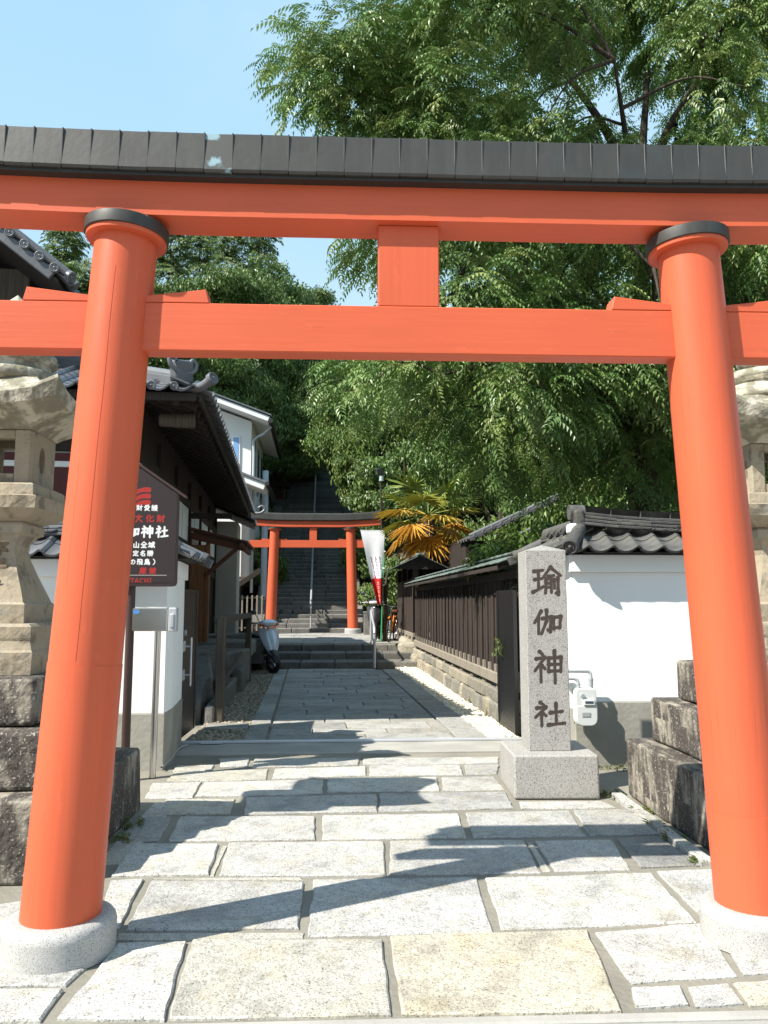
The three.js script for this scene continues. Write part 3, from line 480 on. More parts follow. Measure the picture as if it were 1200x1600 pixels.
// wall with a tiled cap; runs along local x from 0 to L (outer face z = 0), cap built as rows on both slopes
function capRun(o, L, y, mats, amp, x0, ridgeRise, overF, overB, thickW) {
  const w = 0.243, n = Math.ceil(L / w), pit = 0.44;
  for (const side of [1, -1]) for (let k = 0; k < n; k++) for (let r = 0; r < 2; r++) {
    const run = 0.21, over = side > 0 ? overF : overB, z = (side > 0 ? over : -thickW - over), zz = z - side * run * (r + 1) * 0.98;
    const t = part(o, 'pantile', pantile(w, 0.262, 0.022, amp), pick(mats), [x0 + w * (k + 0.5), y + 0.035 + (r + 1) * run * Math.tan(pit) * 0.98 + rr(-0.003, 0.003), zz], [pit * side * 1, 0, 0]);
    if (side < 0) { t.rotation.set(0, Math.PI, 0); t.rotateX(pit); }
  }
}
function ridgeRun(o, a, b, mats, layers, wid, lift) {                // stacked ridge courses from a to b, topped by half-round tiles
  const d = b.clone().sub(a), L = d.length(), ang = Math.atan2(-d.z, d.x);
  for (let l = 0; l < layers; l++) { const n = Math.round(L / 0.34); for (let k = 0; k < n; k++) { const t0 = k / n, t = (k + 0.5 + (l % 2) * 0.0) / n, p = a.clone().lerp(b, t); const up = lift(1 - t); part(o, 'ridge_tile', chamfer(L / n + 0.006, 0.03, wid - l * 0.022 + rr(-0.006, 0.006), 0.006), pick(mats), [p.x, p.y + l * 0.034 + up + rr(-0.003, 0.003), p.z], [0, ang, (lift(1 - t + 0.02) - lift(1 - t - 0.02)) / 0.04 / L * -1]); } }
  const n = Math.round(L / 0.31); for (let k = 0; k < n; k++) { const t = (k + 0.5) / n, p = a.clone().lerp(b, t); const g = once('ridgecap' + (L / n).toFixed(3), () => { const q = new THREE.CylinderGeometry(0.075, 0.075, L / n + 0.004, 12, 1, false, -Math.PI / 2, Math.PI); q.rotateZ(Math.PI / 2); q.rotateX(0); return q.toNonIndexed(); }); part(o, 'ridge_cap', g, pick(mats), [p.x, p.y + layers * 0.034 - 0.02 + lift(1 - t), p.z], [0, ang, -(lift(1 - t + 0.02) - lift(1 - t - 0.02)) / 0.04 / L]); }
}
function tiledWall(name, label, corner, sx, L, back, footY, topY, mats, amp) {   // corner: where front face and return face meet; sx: +1 runs to the right
  const o = thing(name, label, 'wall', [corner[0], 0, corner[1]], 0);
  const th = 0.34, cx = sx * L / 2;
  part(o, 'footing', chamfer(L, footY + 0.05, th + 0.012, 0.006), M.footing, [cx - sx * 0.006, (footY - 0.05) / 2, -th / 2]);
  part(o, 'plaster', chamfer(L - 0.01, topY - 0.17 - footY, th - 0.012, 0.004), M.plaster, [cx, (footY + topY - 0.17) / 2, -th / 2]);
  part(o, 'plaster_band', chamfer(L + 0.03, 0.17, th + 0.09, 0.006), M.plaster, [cx - sx * 0.02, topY - 0.085, -th / 2]);
  // return towards the gateway
  const bl = back - th, rx = sx * th / 2, bend = sx < 0 ? -0.085 : -0.04; const skewX = bend;
  const seg = (w, h, y, m, nm) => { const g = gridBox(w, h, bl, 1, 1, 1, (v) => { v.z -= th + bl / 2 + 0.001; v.y += y; v.x += rx + skewX * sm(0, 1, 0) + skewX * (-v.z - th) / bl * 1; }); part(o, nm, g, m); };
  seg(th + 0.012, footY + 0.05, (footY - 0.05) / 2, M.footing, 'footing'); seg(th - 0.012, topY - 0.17 - footY, (footY + topY - 0.17) / 2, M.plaster, 'plaster'); seg(th + 0.06, 0.17, topY - 0.086, M.plaster, 'plaster_band');
  // cap core, then tiles: front run, return run, hip at the corner
  const hy = topY + 0.21;
  const prism = (len, turn, px, pz) => { const s = new THREE.Shape([[-0.34, 0.0], [0.34, 0.0], [0, 0.17]].map(([x, y]) => new THREE.Vector2(x, y))); const g = new THREE.ExtrudeGeometry(s, { depth: len, bevelEnabled: false }); g.rotateY(turn); return part(o, 'cap_core', g, M.darkWood, [px, topY + 0.012, pz]); };
  prism(L - 0.1, sx * Math.PI / 2, sx * 0.1, -th / 2);
  prism(back - 0.2, Math.PI, rx, -0.14);
  const run = new THREE.Group(); run.name = 'tiles';
  const w = 0.243, rowsN = 2, pit = 0.50, run1 = 0.235, n = Math.floor(L / w);
  const place = (x, z, turn, r, off) => { const t = part(o, 'pantile', pantile(w, 0.285, 0.022, amp), pick(mats), [x, topY + 0.05 + (off) * Math.tan(pit) * 0.93, z]); t.rotation.set(0, turn, 0); t.rotateX(pit * 0.93); };
  for (let k = 0; k < n; k++) for (let r = 0; r < rowsN; r++) {
    const x = sx * (w * (k + 0.5) - 0.10 + (r ? 0.0 : 0)), d = run1 * (r + 1);
    if (!(k === 0 && r === 1)) { place(x, 0.20 - d, 0, r, d - 0.0); }
    if (k > 1) place(x, -th - 0.20 + d, Math.PI, r, d);
  }
  const nb = Math.floor(back / w);
  for (let k = 0; k < nb; k++) for (let r = 0; r < rowsN; r++) { const z = 0.10 - w * (k + 0.5), d = run1 * (r + 1), sk = skewX * Math.max(0, -z - th) / bl; if (!(k === 0 && r === 1)) place(sx * (-0.20 + d) + sk, z, -sx * Math.PI / 2, r, d); if (k > 1) place(sx * (th + 0.20 - d) + sk, z, sx * Math.PI / 2, r, d); }
  const ry = topY + 0.235, lift = (t) => 0.10 * Math.pow(Math.max(0, t - 0.35) / 0.65, 2);
  ridgeRun(o, V(sx * (L), ry, -th / 2), V(sx * 0.16, ry, -th / 2), mats, 4, 0.21, (t) => 0.09 * Math.pow(Math.max(0, 1 - t), 8) + 0.0);
  ridgeRun(o, V(rx + skewX, ry, -back + 0.05), V(rx, ry, -0.30), mats, 3, 0.19, () => 0);
  // hip roll down to the corner, end disc, demon-mask block at the ridge end
  const hipA = V(sx * 0.12, topY + 0.265, -th / 2 + 0.07), hipB = V(-sx * 0.06, topY + 0.075, 0.20);
  part(o, 'hip_roll', rod(hipA, hipB, 0.066, 0.07, 16), pick(mats)); const dv = hipB.clone().sub(hipA).normalize(); disc(o, [hipB.x, hipB.y, hipB.z], [dv.x, dv.y, dv.z], 0.078, mats[0]);
  part(o, 'ridge_end_block', roughBlock(0.12, 0.20, 0.22, 0.008, 12, 3, 0.04), mats[0], [sx * 0.12, topY + 0.37, -th / 2], [0, 0, sx * 0.12]);
  part(o, 'ridge_end_boss', new THREE.CylinderGeometry(0.075, 0.075, 0.15, 18).rotateZ(Math.PI / 2), mats[1], [sx * 0.11, topY + 0.44, -th / 2]);
  part(o, 'mortar_patch', roughBlock(0.09, 0.10, 0.14, 0.01, 3, 3, 0.03), M.plaster, [sx * 0.05, topY + 0.27, -th / 2 + 0.04]);
  // far end of the return: roll along the verge
  const e0 = V(rx + skewX, topY + 0.25, -back - 0.0), e1 = V(-sx * 0.2 + skewX, topY + 0.07, -back - 0.0);
  part(o, 'verge_roll', rod(e0, e1, 0.06, 0.062, 14), pick(mats)); disc(o, [e1.x, e1.y, e1.z], [-sx, -0.5, 0], 0.07, mats[0]);
  part(o, 'verge_tile', chamfer(0.22, 0.10, 0.05, 0.01), mats[0], [e1.x + sx * 0.02, e1.y - 0.02, e1.z - 0.05], [0, 0, sx * 0.4]);
  return o;
}
tiledWall('plaster_wall', 'white plaster wall with mossy tile cap behind the inscribed stone pillar', [2.18, -7.66], 1, 6.0, 1.45, 0.60, 2.02, M.mossTile, 1.0);
tiledWall('plaster_wall', 'white plaster wall with grey tile cap behind the brown notice sign', [-1.745, -7.70], -1, 5.0, 1.2, 0.51, 1.97, M.tile, 1.0);

// ================================================================== INSCRIBED PILLAR
// brush characters as strokes on a 10 x 10 field
const ALTAR = [[2.0, 0.5, 3.1, 1.5], [0.8, 2.7, 3.7, 2.3, 0.3, 6.3], [2.3, 4.3, 2.3, 9.7], [2.7, 4.7, 3.8, 5.7]];
const GLYPH = {
  kami: [...ALTAR, [5, 2.5, 5, 6.7], [5, 2.5, 9.3, 2.2, 9.1, 6.6], [5, 4.4, 9.2, 4.3], [5, 6.4, 9.2, 6.3], [7.1, 0.3, 7.1, 10]],
  yashiro: [...ALTAR, [5.2, 4.5, 9.2, 4.0], [7.1, 1.0, 7.1, 8.8], [4.5, 9.3, 9.9, 8.6]],
  yu: [[0.6, 1.8, 3.7, 1.4], [0.8, 4.6, 3.4, 4.2], [2.1, 1.7, 2.1, 7.6], [0.1, 8.9, 3.8, 7.0], [6.5, 0.3, 4.0, 3.6], [6.5, 0.5, 9.9, 3.2], [5.6, 3.5, 7.6, 3.2], [4.8, 4.4, 4.5, 9.2], [4.8, 4.4, 6.6, 4.3, 6.6, 9.0], [4.8, 5.8, 6.5, 5.8], [4.8, 7.2, 6.5, 7.2], [7.7, 4.6, 7.7, 7.6], [9.0, 4.0, 9.0, 9.6, 8.2, 9.1]],
  ka: [[2.7, 0.8, 0.3, 5.2], [1.7, 3.2, 1.7, 9.5], [3.2, 3.6, 6.3, 3.0, 5.9, 8.6, 5.0, 8.0], [4.7, 0.4, 4.6, 4.6, 2.7, 9.6], [7.1, 3.2, 7.2, 7.8], [7.1, 3.2, 9.8, 2.8, 9.3, 7.4], [7.2, 7.2, 9.5, 7.0]],
  zai: [[0.8, 1, 0.8, 6.6], [0.8, 1, 3.4, 1, 3.4, 6.6], [0.8, 2.8, 3.4, 2.8], [0.8, 4.6, 3.4, 4.6], [0.8, 6.5, 3.4, 6.5], [1.5, 7, 0.4, 9], [2.7, 7, 3.8, 8.8], [4.4, 3, 9.6, 2.8], [7.6, 0.5, 7.6, 9.2, 6.6, 8.6], [7.4, 3.2, 4.4, 7.6]],
  ai: [[7.5, 0.4, 2, 1.2], [2.2, 1.8, 2.8, 2.8], [4.8, 1.6, 5, 2.6], [7.6, 1.4, 6.8, 2.6], [1, 3.2, 1, 4.6], [1, 3.2, 9.2, 3.2, 8.8, 4.4], [2.4, 4.2, 2, 5.4], [3.6, 4.2, 4, 5.6, 6.6, 5.4], [7.2, 4.2, 7.8, 5.2], [4.2, 5.8, 1.4, 8.2], [3.6, 6.8, 7.4, 6.6, 1.6, 9.8], [3.4, 7.4, 9, 9.8]],
  go: [[2, 0.4, 2.4, 1.2], [0.4, 2, 4, 2], [0.8, 3.4, 3.6, 3.4], [0.8, 4.8, 3.6, 4.8], [1, 6.2, 1, 9.2], [1, 6.2, 3.5, 6.2, 3.5, 9.2], [1, 9, 3.5, 9], [4.6, 1.6, 9.6, 1.6], [6, 0.5, 6, 2.6], [8.2, 0.5, 8.2, 2.6], [5.6, 3, 4.6, 5], [5.3, 4, 5.3, 6.8], [5.3, 3.6, 9.4, 3.6], [5.3, 4.6, 9, 4.6], [5.3, 5.6, 9, 5.6], [5.3, 6.6, 9.4, 6.6], [7.3, 3, 7.3, 6.6], [5, 7.4, 8.8, 7.4, 5, 9.8], [5.8, 8, 9.6, 9.8]],
  bun: [[4.6, 0.4, 5.2, 1.6], [1, 2.4, 9, 2.3], [6.8, 2.4, 1.2, 9.4], [2.8, 3, 9.2, 9.4]],
  ke: [[3, 0.6, 0.6, 4.6], [2, 3, 2, 9.4], [9, 2.2, 5, 5], [5, 0.8, 5, 8.6, 9.2, 8.6, 9.4, 7]],
  san: [[5, 0.8, 5, 8.6], [1.4, 3.6, 1.4, 8.8, 8.6, 8.8], [8.6, 3.4, 8.6, 9.4]],
  zen: [[5, 0.4, 0.8, 4.6], [5, 0.4, 9.4, 4.4], [2.6, 4.8, 7.4, 4.8], [2.8, 6.8, 7.2, 6.8], [5, 4.8, 5, 9.2], [1.2, 9.2, 8.8, 9.2]],
  iki: [[0.4, 3.4, 3.2, 3.2], [1.8, 1, 1.8, 7.6], [0.3, 8.2, 3.4, 7.4], [3.6, 2.4, 9.6, 2.2], [7, 0.5, 7.6, 5, 9.4, 9.2, 9.6, 7.6], [8.4, 0.8, 9.2, 1.5], [9, 4, 5.6, 9.4], [4, 4, 4, 6.4], [4, 4, 6.2, 4, 6.2, 6.4], [4, 6.2, 6.2, 6.2], [3.6, 8.2, 6.6, 7.6]],
  tei: [[5, 0.3, 5, 1.4], [1, 1.8, 1, 3.4], [1, 1.8, 9, 1.8, 8.6, 3.2], [2.4, 4, 7.6, 4], [5, 4, 5, 8.4], [5, 6.2, 7.8, 6.2], [2.8, 5.6, 0.8, 9.4], [2.2, 7.4, 4.6, 9, 9.4, 9.2]],
  mei: [[4.4, 0.4, 1, 4.4], [3.4, 1.6, 7.6, 1.6, 1, 7.4], [3, 3.2, 4.6, 4.4], [3.4, 6, 3.4, 9.6], [3.4, 6, 8, 6, 8, 9.6], [3.4, 9.3, 8, 9.3]],
  sho: [[0.8, 1, 0.6, 9], [0.8, 1, 3, 1, 3, 9], [0.8, 3.6, 3, 3.6], [0.8, 6, 3, 6], [5, 0.6, 5.6, 1.6], [8.4, 0.6, 7.6, 1.6], [4, 2.4, 9.4, 2.4], [4, 4, 9.6, 4], [6.4, 0.8, 4, 5.8], [7, 4, 9.6, 6], [4.8, 6.2, 8.6, 6, 8, 9.4, 7, 9], [6.6, 4.8, 6.2, 7, 4, 9.6]],
  no: [[5.4, 2, 4.4, 7.2, 2.8, 8.2, 1.6, 6.2, 2.6, 3.2, 5.6, 1.8, 8.4, 3.2, 8.8, 6, 7.4, 8, 5.8, 9]],
  tobu: [[1, 1, 7, 1, 7.6, 4, 9.4, 5], [8.6, 1.4, 7.4, 2.2], [8.8, 2.8, 7.6, 2.8], [4, 1.6, 1, 3.4], [0.6, 4.6, 5.6, 4.2], [1.8, 4, 1, 9], [4, 2, 4, 9.6], [5.6, 5, 6.4, 8.8, 9.4, 9.2], [8.6, 5.8, 7.2, 6.6], [8.8, 7.4, 7.4, 7.2]],
  tori: [[4.8, 0.2, 4.2, 1.2], [2, 1.4, 2, 7.2], [2, 1.4, 7.4, 1.4, 7.4, 4.4], [2, 2.9, 7.4, 2.9], [2, 4.4, 7.4, 4.4], [2, 5.8, 9, 5.8], [2, 7.2, 9.2, 7.2, 8.6, 9.6, 7.4, 9.2], [1.2, 8, 0.6, 9.4], [3, 8, 3.2, 9], [4.8, 8, 5, 9], [6.4, 8, 6.8, 8.8]],
  gen: [[2, 0.6, 2.6, 1.6], [4.8, 0.4, 5, 1.4], [8, 0.5, 7.2, 1.6], [1, 2.2, 9.4, 2.2], [1.6, 2.4, 0.4, 9.6], [2.2, 3.8, 5.6, 3.8], [2.8, 3.8, 2.8, 8], [5, 3.8, 5, 9.4], [2.8, 5.2, 5, 5.2], [2.8, 6.6, 5, 6.6], [2, 8.2, 5.8, 7.8], [7, 2.8, 5.8, 5.4], [6.6, 4.2, 9.4, 4.2], [8.4, 4.4, 5.6, 9.6], [6.4, 5.4, 9.6, 9.6]],
  kin: [[0.8, 2, 4.4, 2], [2.6, 0.4, 2.6, 4.8], [2.4, 2.2, 0.6, 4.2], [2.8, 2.4, 4.2, 3.6], [5.4, 2, 9.4, 2], [7.4, 0.4, 7.4, 4.8], [7.2, 2.2, 5.2, 4.4], [7.6, 2.2, 9.6, 4.2], [2.6, 5.4, 7.4, 5.4], [1, 6.8, 9, 6.8], [5, 6.8, 5, 9.6, 4.2, 9.2], [3, 7.6, 1.4, 9.2], [7, 7.6, 8.8, 9.2]],
  close: [[3, 0.4, 5.2, 3, 5.6, 5, 5.2, 7.2, 3, 9.6]],
};
function glyph(ctx, key, x, y, w, h, pen, brush) {                   // brush: thick where the stroke starts, thin where it leaves
  for (const s of GLYPH[key]) {
    const n = s.length / 2;
    for (let k = 0; k < n - 1; k++) {
      const [x0, y0, x1, y1] = [s[2 * k], s[2 * k + 1], s[2 * k + 2], s[2 * k + 3]].map((v, i) => i % 2 ? y + v / 10 * h : x + v / 10 * w), st = Math.max(2, Math.ceil(Math.hypot(x1 - x0, y1 - y0) / 1.2));
      for (let t = 0; t <= st; t++) { const f = t / st, e = brush ? 1.12 - 0.42 * Math.sin(Math.PI * Math.min(1, f * 1.1)) * 0.7 - (k === n - 2 ? 0.35 * f * f : 0) : 1; ctx.beginPath(); ctx.arc(lerp(x0, x1, f), lerp(y0, y1, f), pen * e, 0, 7); ctx.fill(); }
    }
  }
}
function canvas(w, h) { const c = document.createElement('canvas'); c.width = w; c.height = h; return [c, c.getContext('2d')]; }
{
  const W = 0.345, H = 1.66, o = thing('inscribed_pillar', 'square granite pillar with four carved brown characters on a granite block', 'stone pillar', [1.665, 0, -6.78], -0.03);
  part(o, 'base_block', roughBlock(0.685, 0.345, 0.70, 0.006, 4, 5, 0.02), M.fineGranite, [0.01, 0.165, 0.0]);
  // inscription: colour and a shallow carved relief on the front face
  const cw = 320, ch = 1540, [c1, x1] = canvas(cw, ch), [c2, x2] = canvas(cw, ch);
  x2.fillStyle = '#fff'; x2.fillRect(0, 0, cw, ch);
  x1.fillStyle = '#000'; x1.fillRect(0, 0, cw, ch);
  [['yu', 0.080, 0.150, 0.78], ['ka', 0.300, 0.130, 0.76], ['kami', 0.505, 0.165, 0.80], ['yashiro', 0.760, 0.125, 0.82]].forEach(([k, y, h, w], i) => { for (const [x, col, add] of [[x1, '#fff', 0], [x2, '#000', 1.5]]) { x.fillStyle = col; glyph(x, k, cw * (0.5 - w * 0.46 + 0.015), ch * y, cw * w * 0.92, ch * h, 14.5 + add, true); } });
  const mask = x1.getImageData(0, 0, cw, ch).data, relief = x2.getImageData(0, 0, cw, ch).data;
  const tFace = texture(cw, (u, v, i, j) => { const q = ((ch - 1 - j) * cw + i) * 4, a = mask[q] / 255, s = vn(u * 84, v * 400, 400, 18), s2 = vn(u * 95 + 0.5, v * 460, 460, 33); const k = 0.86 + (fb(u, v * 4.8, 5, 3, 6) - 0.5) * 0.12 + (hash(i, j, 9) - 0.5) * 0.12 - 0.6 * sm(0.62, 0.82, s) + 0.18 * sm(0.7, 0.9, s2); return mix([0.40 * k, 0.38 * k, 0.355 * k], mul([0.045, 0.031, 0.025], 0.8 + 0.4 * vn(u * 60, v * 280, 300, 2)), a); }, 1, false, ch);
  const tRel = texture(cw, (u, v, i, j) => relief[((ch - 1 - j) * cw + i) * 4] / 255, 1, true, ch);
  const mf = std([1, 1, 1], { map: tFace, bumpMap: tRel, bumpScale: 0.012, roughness: 0.8 });
  part(o, 'shaft', chamfer(W, H, W, 0.006), M.fineGranite, [0, 0.335 + H / 2, 0]);
  const fg = new THREE.PlaneGeometry(W - 0.012, H - 0.012); fg.userData.uvDone = true;
  part(o, 'inscription', fg, mf, [0, 0.335 + H / 2, W / 2 + 0.0015]);
  const top = new THREE.ConeGeometry(W / 2 * Math.SQRT2 - 0.006, 0.055, 4, 1); top.rotateY(Math.PI / 4); part(o, 'pointed_top', top.toNonIndexed(), M.fineGranite, [0, 0.335 + H + 0.0275, 0]);
}
// ------------------------------------------------------------------ gas meter on the right-hand wall
{
  const o = thing('gas_meter', 'white gas meter with grey pipes fixed low on the white wall', 'gas meter', [2.235, 0.58, -7.655 + 0.13]); o.scale.setScalar(0.72);
  const up = new THREE.Shape(); up.moveTo(-0.125, 0); up.lineTo(0.125, 0); up.lineTo(0.125, 0.16); up.quadraticCurveTo(0.12, 0.2, 0.09, 0.2); up.lineTo(-0.09, 0.2); up.quadraticCurveTo(-0.12, 0.2, -0.125, 0.16);
  const lo = new THREE.Shape(); lo.moveTo(-0.125, 0.0); lo.lineTo(-0.125, -0.14); lo.quadraticCurveTo(-0.125, -0.23, -0.05, -0.235); lo.lineTo(0.06, -0.235); lo.quadraticCurveTo(0.13, -0.225, 0.13, -0.14); lo.lineTo(0.13, 0.0);
  const ex = (s, d) => new THREE.ExtrudeGeometry(s, { depth: d, bevelEnabled: true, bevelSize: 0.012, bevelThickness: 0.012, bevelSegments: 3 });
  part(o, 'housing', ex(up, 0.13), M.meter, [0, 0.02, -0.08]);
  part(o, 'bellows_case', ex(lo, 0.15), M.meter, [0, 0, -0.09]);
  part(o, 'case_flange', ex(lo, 0.012).scale(1.07, 1.05, 1), M.meter, [0, 0.002, -0.035]);
  part(o, 'index_frame', chamfer(0.15, 0.075, 0.03, 0.006), M.meter, [0.03, 0.055, 0.075]);
  part(o, 'index_window', chamfer(0.105, 0.028, 0.008, 0.002), M.glass, [0.03, 0.058, 0.091]);
  part(o, 'name_plate', chamfer(0.11, 0.055, 0.004, 0.001), M.galv, [-0.01, -0.10, 0.077]);
  part(o, 'shut_off_cock', new THREE.CylinderGeometry(0.026, 0.026, 0.03, 14).rotateX(Math.PI / 2), M.galv, [-0.05, 0.14, 0.07]);
  for (const x of [-0.085, 0.085]) part(o, 'union_nut', new THREE.CylinderGeometry(0.03, 0.03, 0.035, 6), M.galv, [x, 0.235, 0]);
  part(o, 'inlet_pipe', tube([[0.085, 0.23, 0], [0.085, 0.36, 0], [0.085, 0.41, -0.005], [0.06, 0.445, -0.01], [0.0, 0.45, -0.01], [-0.3, 0.45, -0.01], [-0.55, 0.45, -0.01]], 0.023, 40, 12), M.galv);
  part(o, 'outlet_pipe', tube([[-0.085, 0.23, 0], [-0.085, 0.29, 0], [-0.095, 0.33, -0.005], [-0.13, 0.35, -0.01], [-0.3, 0.35, -0.01]], 0.023, 30, 12), M.galv);
  for (const [y, r] of [[0.28, 0.032], [0.315, 0.03], [0.345, 0.034]]) part(o, 'pipe_collar', new THREE.CylinderGeometry(r, r, 0.028, 14), M.galv, [0.085, y, 0]);
  part(o, 'tie_rod', rod([-0.085, 0.275, 0], [0.085, 0.275, 0], 0.004), M.galv);
  part(o, 'pipe_bracket', chamfer(0.05, 0.03, 0.16, 0.004), M.galv, [-0.25, 0.45, -0.09]);
  part(o, 'cover_plate', chamfer(0.16, 0.34, 0.05, 0.01), M.trim, [-0.19, 0.12, -0.12]);
}
// ------------------------------------------------------------------ brown notice sign on a post
{
  const o = thing('notice_sign', 'dark brown gabled notice sign with red and white lettering on a brown post', 'sign', [-1.975, 0, -7.22], 0.0);
  const hw = 0.415, y0 = 1.70, ys = 2.545, ya = 2.83, s = new THREE.Shape(); s.moveTo(-hw + 0.04, y0); s.lineTo(hw - 0.04, y0); s.quadraticCurveTo(hw, y0, hw, y0 + 0.04); s.lineTo(hw, ys); s.lineTo(0, ya); s.lineTo(-hw, ys); s.lineTo(-hw, y0 + 0.04); s.quadraticCurveTo(-hw, y0, -hw + 0.04, y0);
  part(o, 'board', new THREE.ExtrudeGeometry(s, { depth: 0.03, bevelEnabled: true, bevelSize: 0.004, bevelThickness: 0.004, bevelSegments: 1 }), M.signBrown);
  for (const sx of [-1, 1]) part(o, 'gable_trim', bar([0, ya + 0.012, 0.015], [sx * (hw + 0.07), ys - 0.040, 0.015], 0.075, 0.022), M.postBrown);
  part(o, 'post', rod([0, 0, -0.04], [0, 2.75, -0.04], 0.038, 0.038, 16), M.postBrown);
  for (const y of [1.85, 2.4]) part(o, 'bracket', chamfer(0.13, 0.035, 0.05, 0.005), M.postBrown, [0, y, -0.03]);
  const cw = 512, ch = 700, [c, x] = canvas(cw, ch); x.fillStyle = '#2b2021'; x.fillRect(0, 0, cw, ch);
  const PX = (m) => (m / (2 * hw) + 0.5) * cw, PY = (m) => (1 - (m - y0) / (ya - y0)) * ch, W = '#d4d6d6', Rd = '#9c2420';
  const line = (keys, col, xr, y, size, gap, pen) => { x.fillStyle = col; keys.forEach((k, i) => { if (k) glyph(x, k, PX(xr) - (keys.length - i) * gap - (size - gap) * 0.5, PY(y), size, size, pen, false); }); };
  // crest: stacked slanting brush bars
  x.fillStyle = Rd; for (let k = 0; k < 3; k++) { const yy = PY(2.56) + k * 36 - 6; for (let t = 0; t <= 60; t++) { const f = t / 60; x.beginPath(); x.arc(lerp(PX(0.02), PX(0.145), f), yy + 20 * (1 - f) - 10 * Math.sin(f * 3), 14 - 4 * (1 - f), 0, 7); x.fill(); } }
  line(['bun', 'ke', 'zai', 'ai', 'go'], W, 0.235, 2.435, 34, 41, 2.4);
  line(['bun', 'ke', 'zai'], Rd, 0.315, 2.345, 44, 62, 3.4);
  line(['yu', 'ka', 'kami', 'yashiro'], W, 0.34, 2.245, 66, 80, 5.2);
  line(['san', 'zen', 'iki'], W, 0.22, 2.10, 36, 42, 3);
  line(['tei', 'mei', 'sho'], W, 0.21, 2.02, 32, 40, 2.6);
  line(['no', 'tobu', 'tori', 'close'], W, 0.25, 1.945, 34, 40, 2.6);
  line(['gen', 'kin'], Rd, 0.245, 1.868, 38, 52, 3);
  x.fillStyle = '#a9a49c'; x.fillRect(PX(-0.33), PY(1.80), PX(0.33) - PX(-0.33), 3.5);
  x.fillStyle = Rd; x.font = 'bold 40px sans-serif'; x.textAlign = 'right'; x.fillText('HITACHI', PX(0.20), PY(1.725));
  const data = x.getImageData(0, 0, cw, ch).data, t = new THREE.DataTexture(new Uint8Array(cw * ch * 4), cw, ch); for (let j = 0; j < ch; j++) for (let i = 0; i < cw * 4; i++) t.image.data[j * cw * 4 + i] = data[(ch - 1 - j) * cw * 4 + i];
  t.colorSpace = THREE.SRGBColorSpace; t.magFilter = THREE.LinearFilter; t.needsUpdate = true;
  const fs = new THREE.Shape([[-hw + 0.012, y0 + 0.03], [hw - 0.012, y0 + 0.03], [hw - 0.012, ys - 0.008], [0, ya - 0.016], [-hw + 0.012, ys - 0.008]].map(([a, b]) => new THREE.Vector2(a, b))), fg = new THREE.ShapeGeometry(fs), uv = fg.attributes.uv, P = fg.attributes.position;
  for (let i = 0; i < uv.count; i++) uv.setXY(i, (P.getX(i) + hw) / (2 * hw), (P.getY(i) - y0) / (ya - y0));
  fg.userData.uvDone = true; part(o, 'lettering', fg, std([1, 1, 1], { map: t, roughness: 0.45 }), [0, 0, 0.0365]);
}
// ------------------------------------------------------------------ stainless post with chain box
{
  const o = thing('chain_post', 'stainless steel post with a flat chain box beside the white wall', 'barrier post', [-1.755, 0, -7.36]);
  part(o, 'post', rod([0, 0, 0], [0.02, 1.34, 0.06], 0.03, 0.03, 20), M.steel);
  part(o, 'chain_box', chamfer(0.315, 0.205, 0.09, 0.008), M.steel, [-0.035, 1.40, 0.10]);
  part(o, 'lock_housing', chamfer(0.072, 0.215, 0.10, 0.008), M.alu, [0.165, 1.40, 0.10]);
  part(o, 'latch', roughBlock(0.04, 0.13, 0.03, 0.006, 2, 2, 0.01), M.galv, [0.165, 1.39, 0.155]);
  part(o, 'round_badge', new THREE.CylinderGeometry(0.026, 0.026, 0.004, 20).rotateX(Math.PI / 2).scale(1.2, 0.8, 1), std([0.08, 0.22, 0.5], { roughness: 0.4 }), [-0.155, 1.47, 0.147]);
}
// ------------------------------------------------------------------ black gate leaves folded back along the path
function leaf(label, pos, turn, handle) {
  const o = thing('gate_leaf', label, 'gate', pos, turn), L = 0.92, H = 1.66;
  part(o, 'frame', chamfer(0.05, H, 0.07, 0.005), M.blackMetal, [0, H / 2 + 0.04, -0.035]); part(o, 'frame', chamfer(0.05, H, 0.07, 0.005), M.blackMetal, [0, H / 2 + 0.04, -L + 0.035]);
  for (let k = 0; k < 7; k++) part(o, 'panel_board', chamfer(0.03, H - 0.02, 0.108, 0.004), M.blackMetal, [0, H / 2 + 0.04, -0.13 - k * 0.111]);
  for (const y of [0.06, H + 0.02]) part(o, 'rail', chamfer(0.036, 0.05, L - 0.145, 0.004), M.blackMetal, [0, y, -L / 2]);
  if (handle) { const s = handle; part(o, 'pull_bar', rod([s * 0.11, 0.62, -0.11], [s * 0.11, 1.16, -0.11], 0.013), M.alu); for (const y of [0.74, 1.06]) { part(o, 'pull_mount', rod([0.02 * s, y, -0.11], [s * 0.11, y, -0.11], 0.011), M.alu); part(o, 'mount_plate', chamfer(0.012, 0.12, 0.10, 0.004), M.alu, [s * 0.028, y, -0.13]); } part(o, 'lock_cylinder', new THREE.CylinderGeometry(0.035, 0.035, 0.02, 20).rotateZ(Math.PI / 2), M.alu, [s * 0.032, 1.21, -0.15]); }
  return o;
}
leaf('black panel gate leaf with steel pull handles at the end of white wall', [-1.90, 0, -9.02], 0.0, 1);
leaf('plain black gate leaf edge beside the inscribed stone pillar', [1.945, 0, -9.25], 0.03, 0);

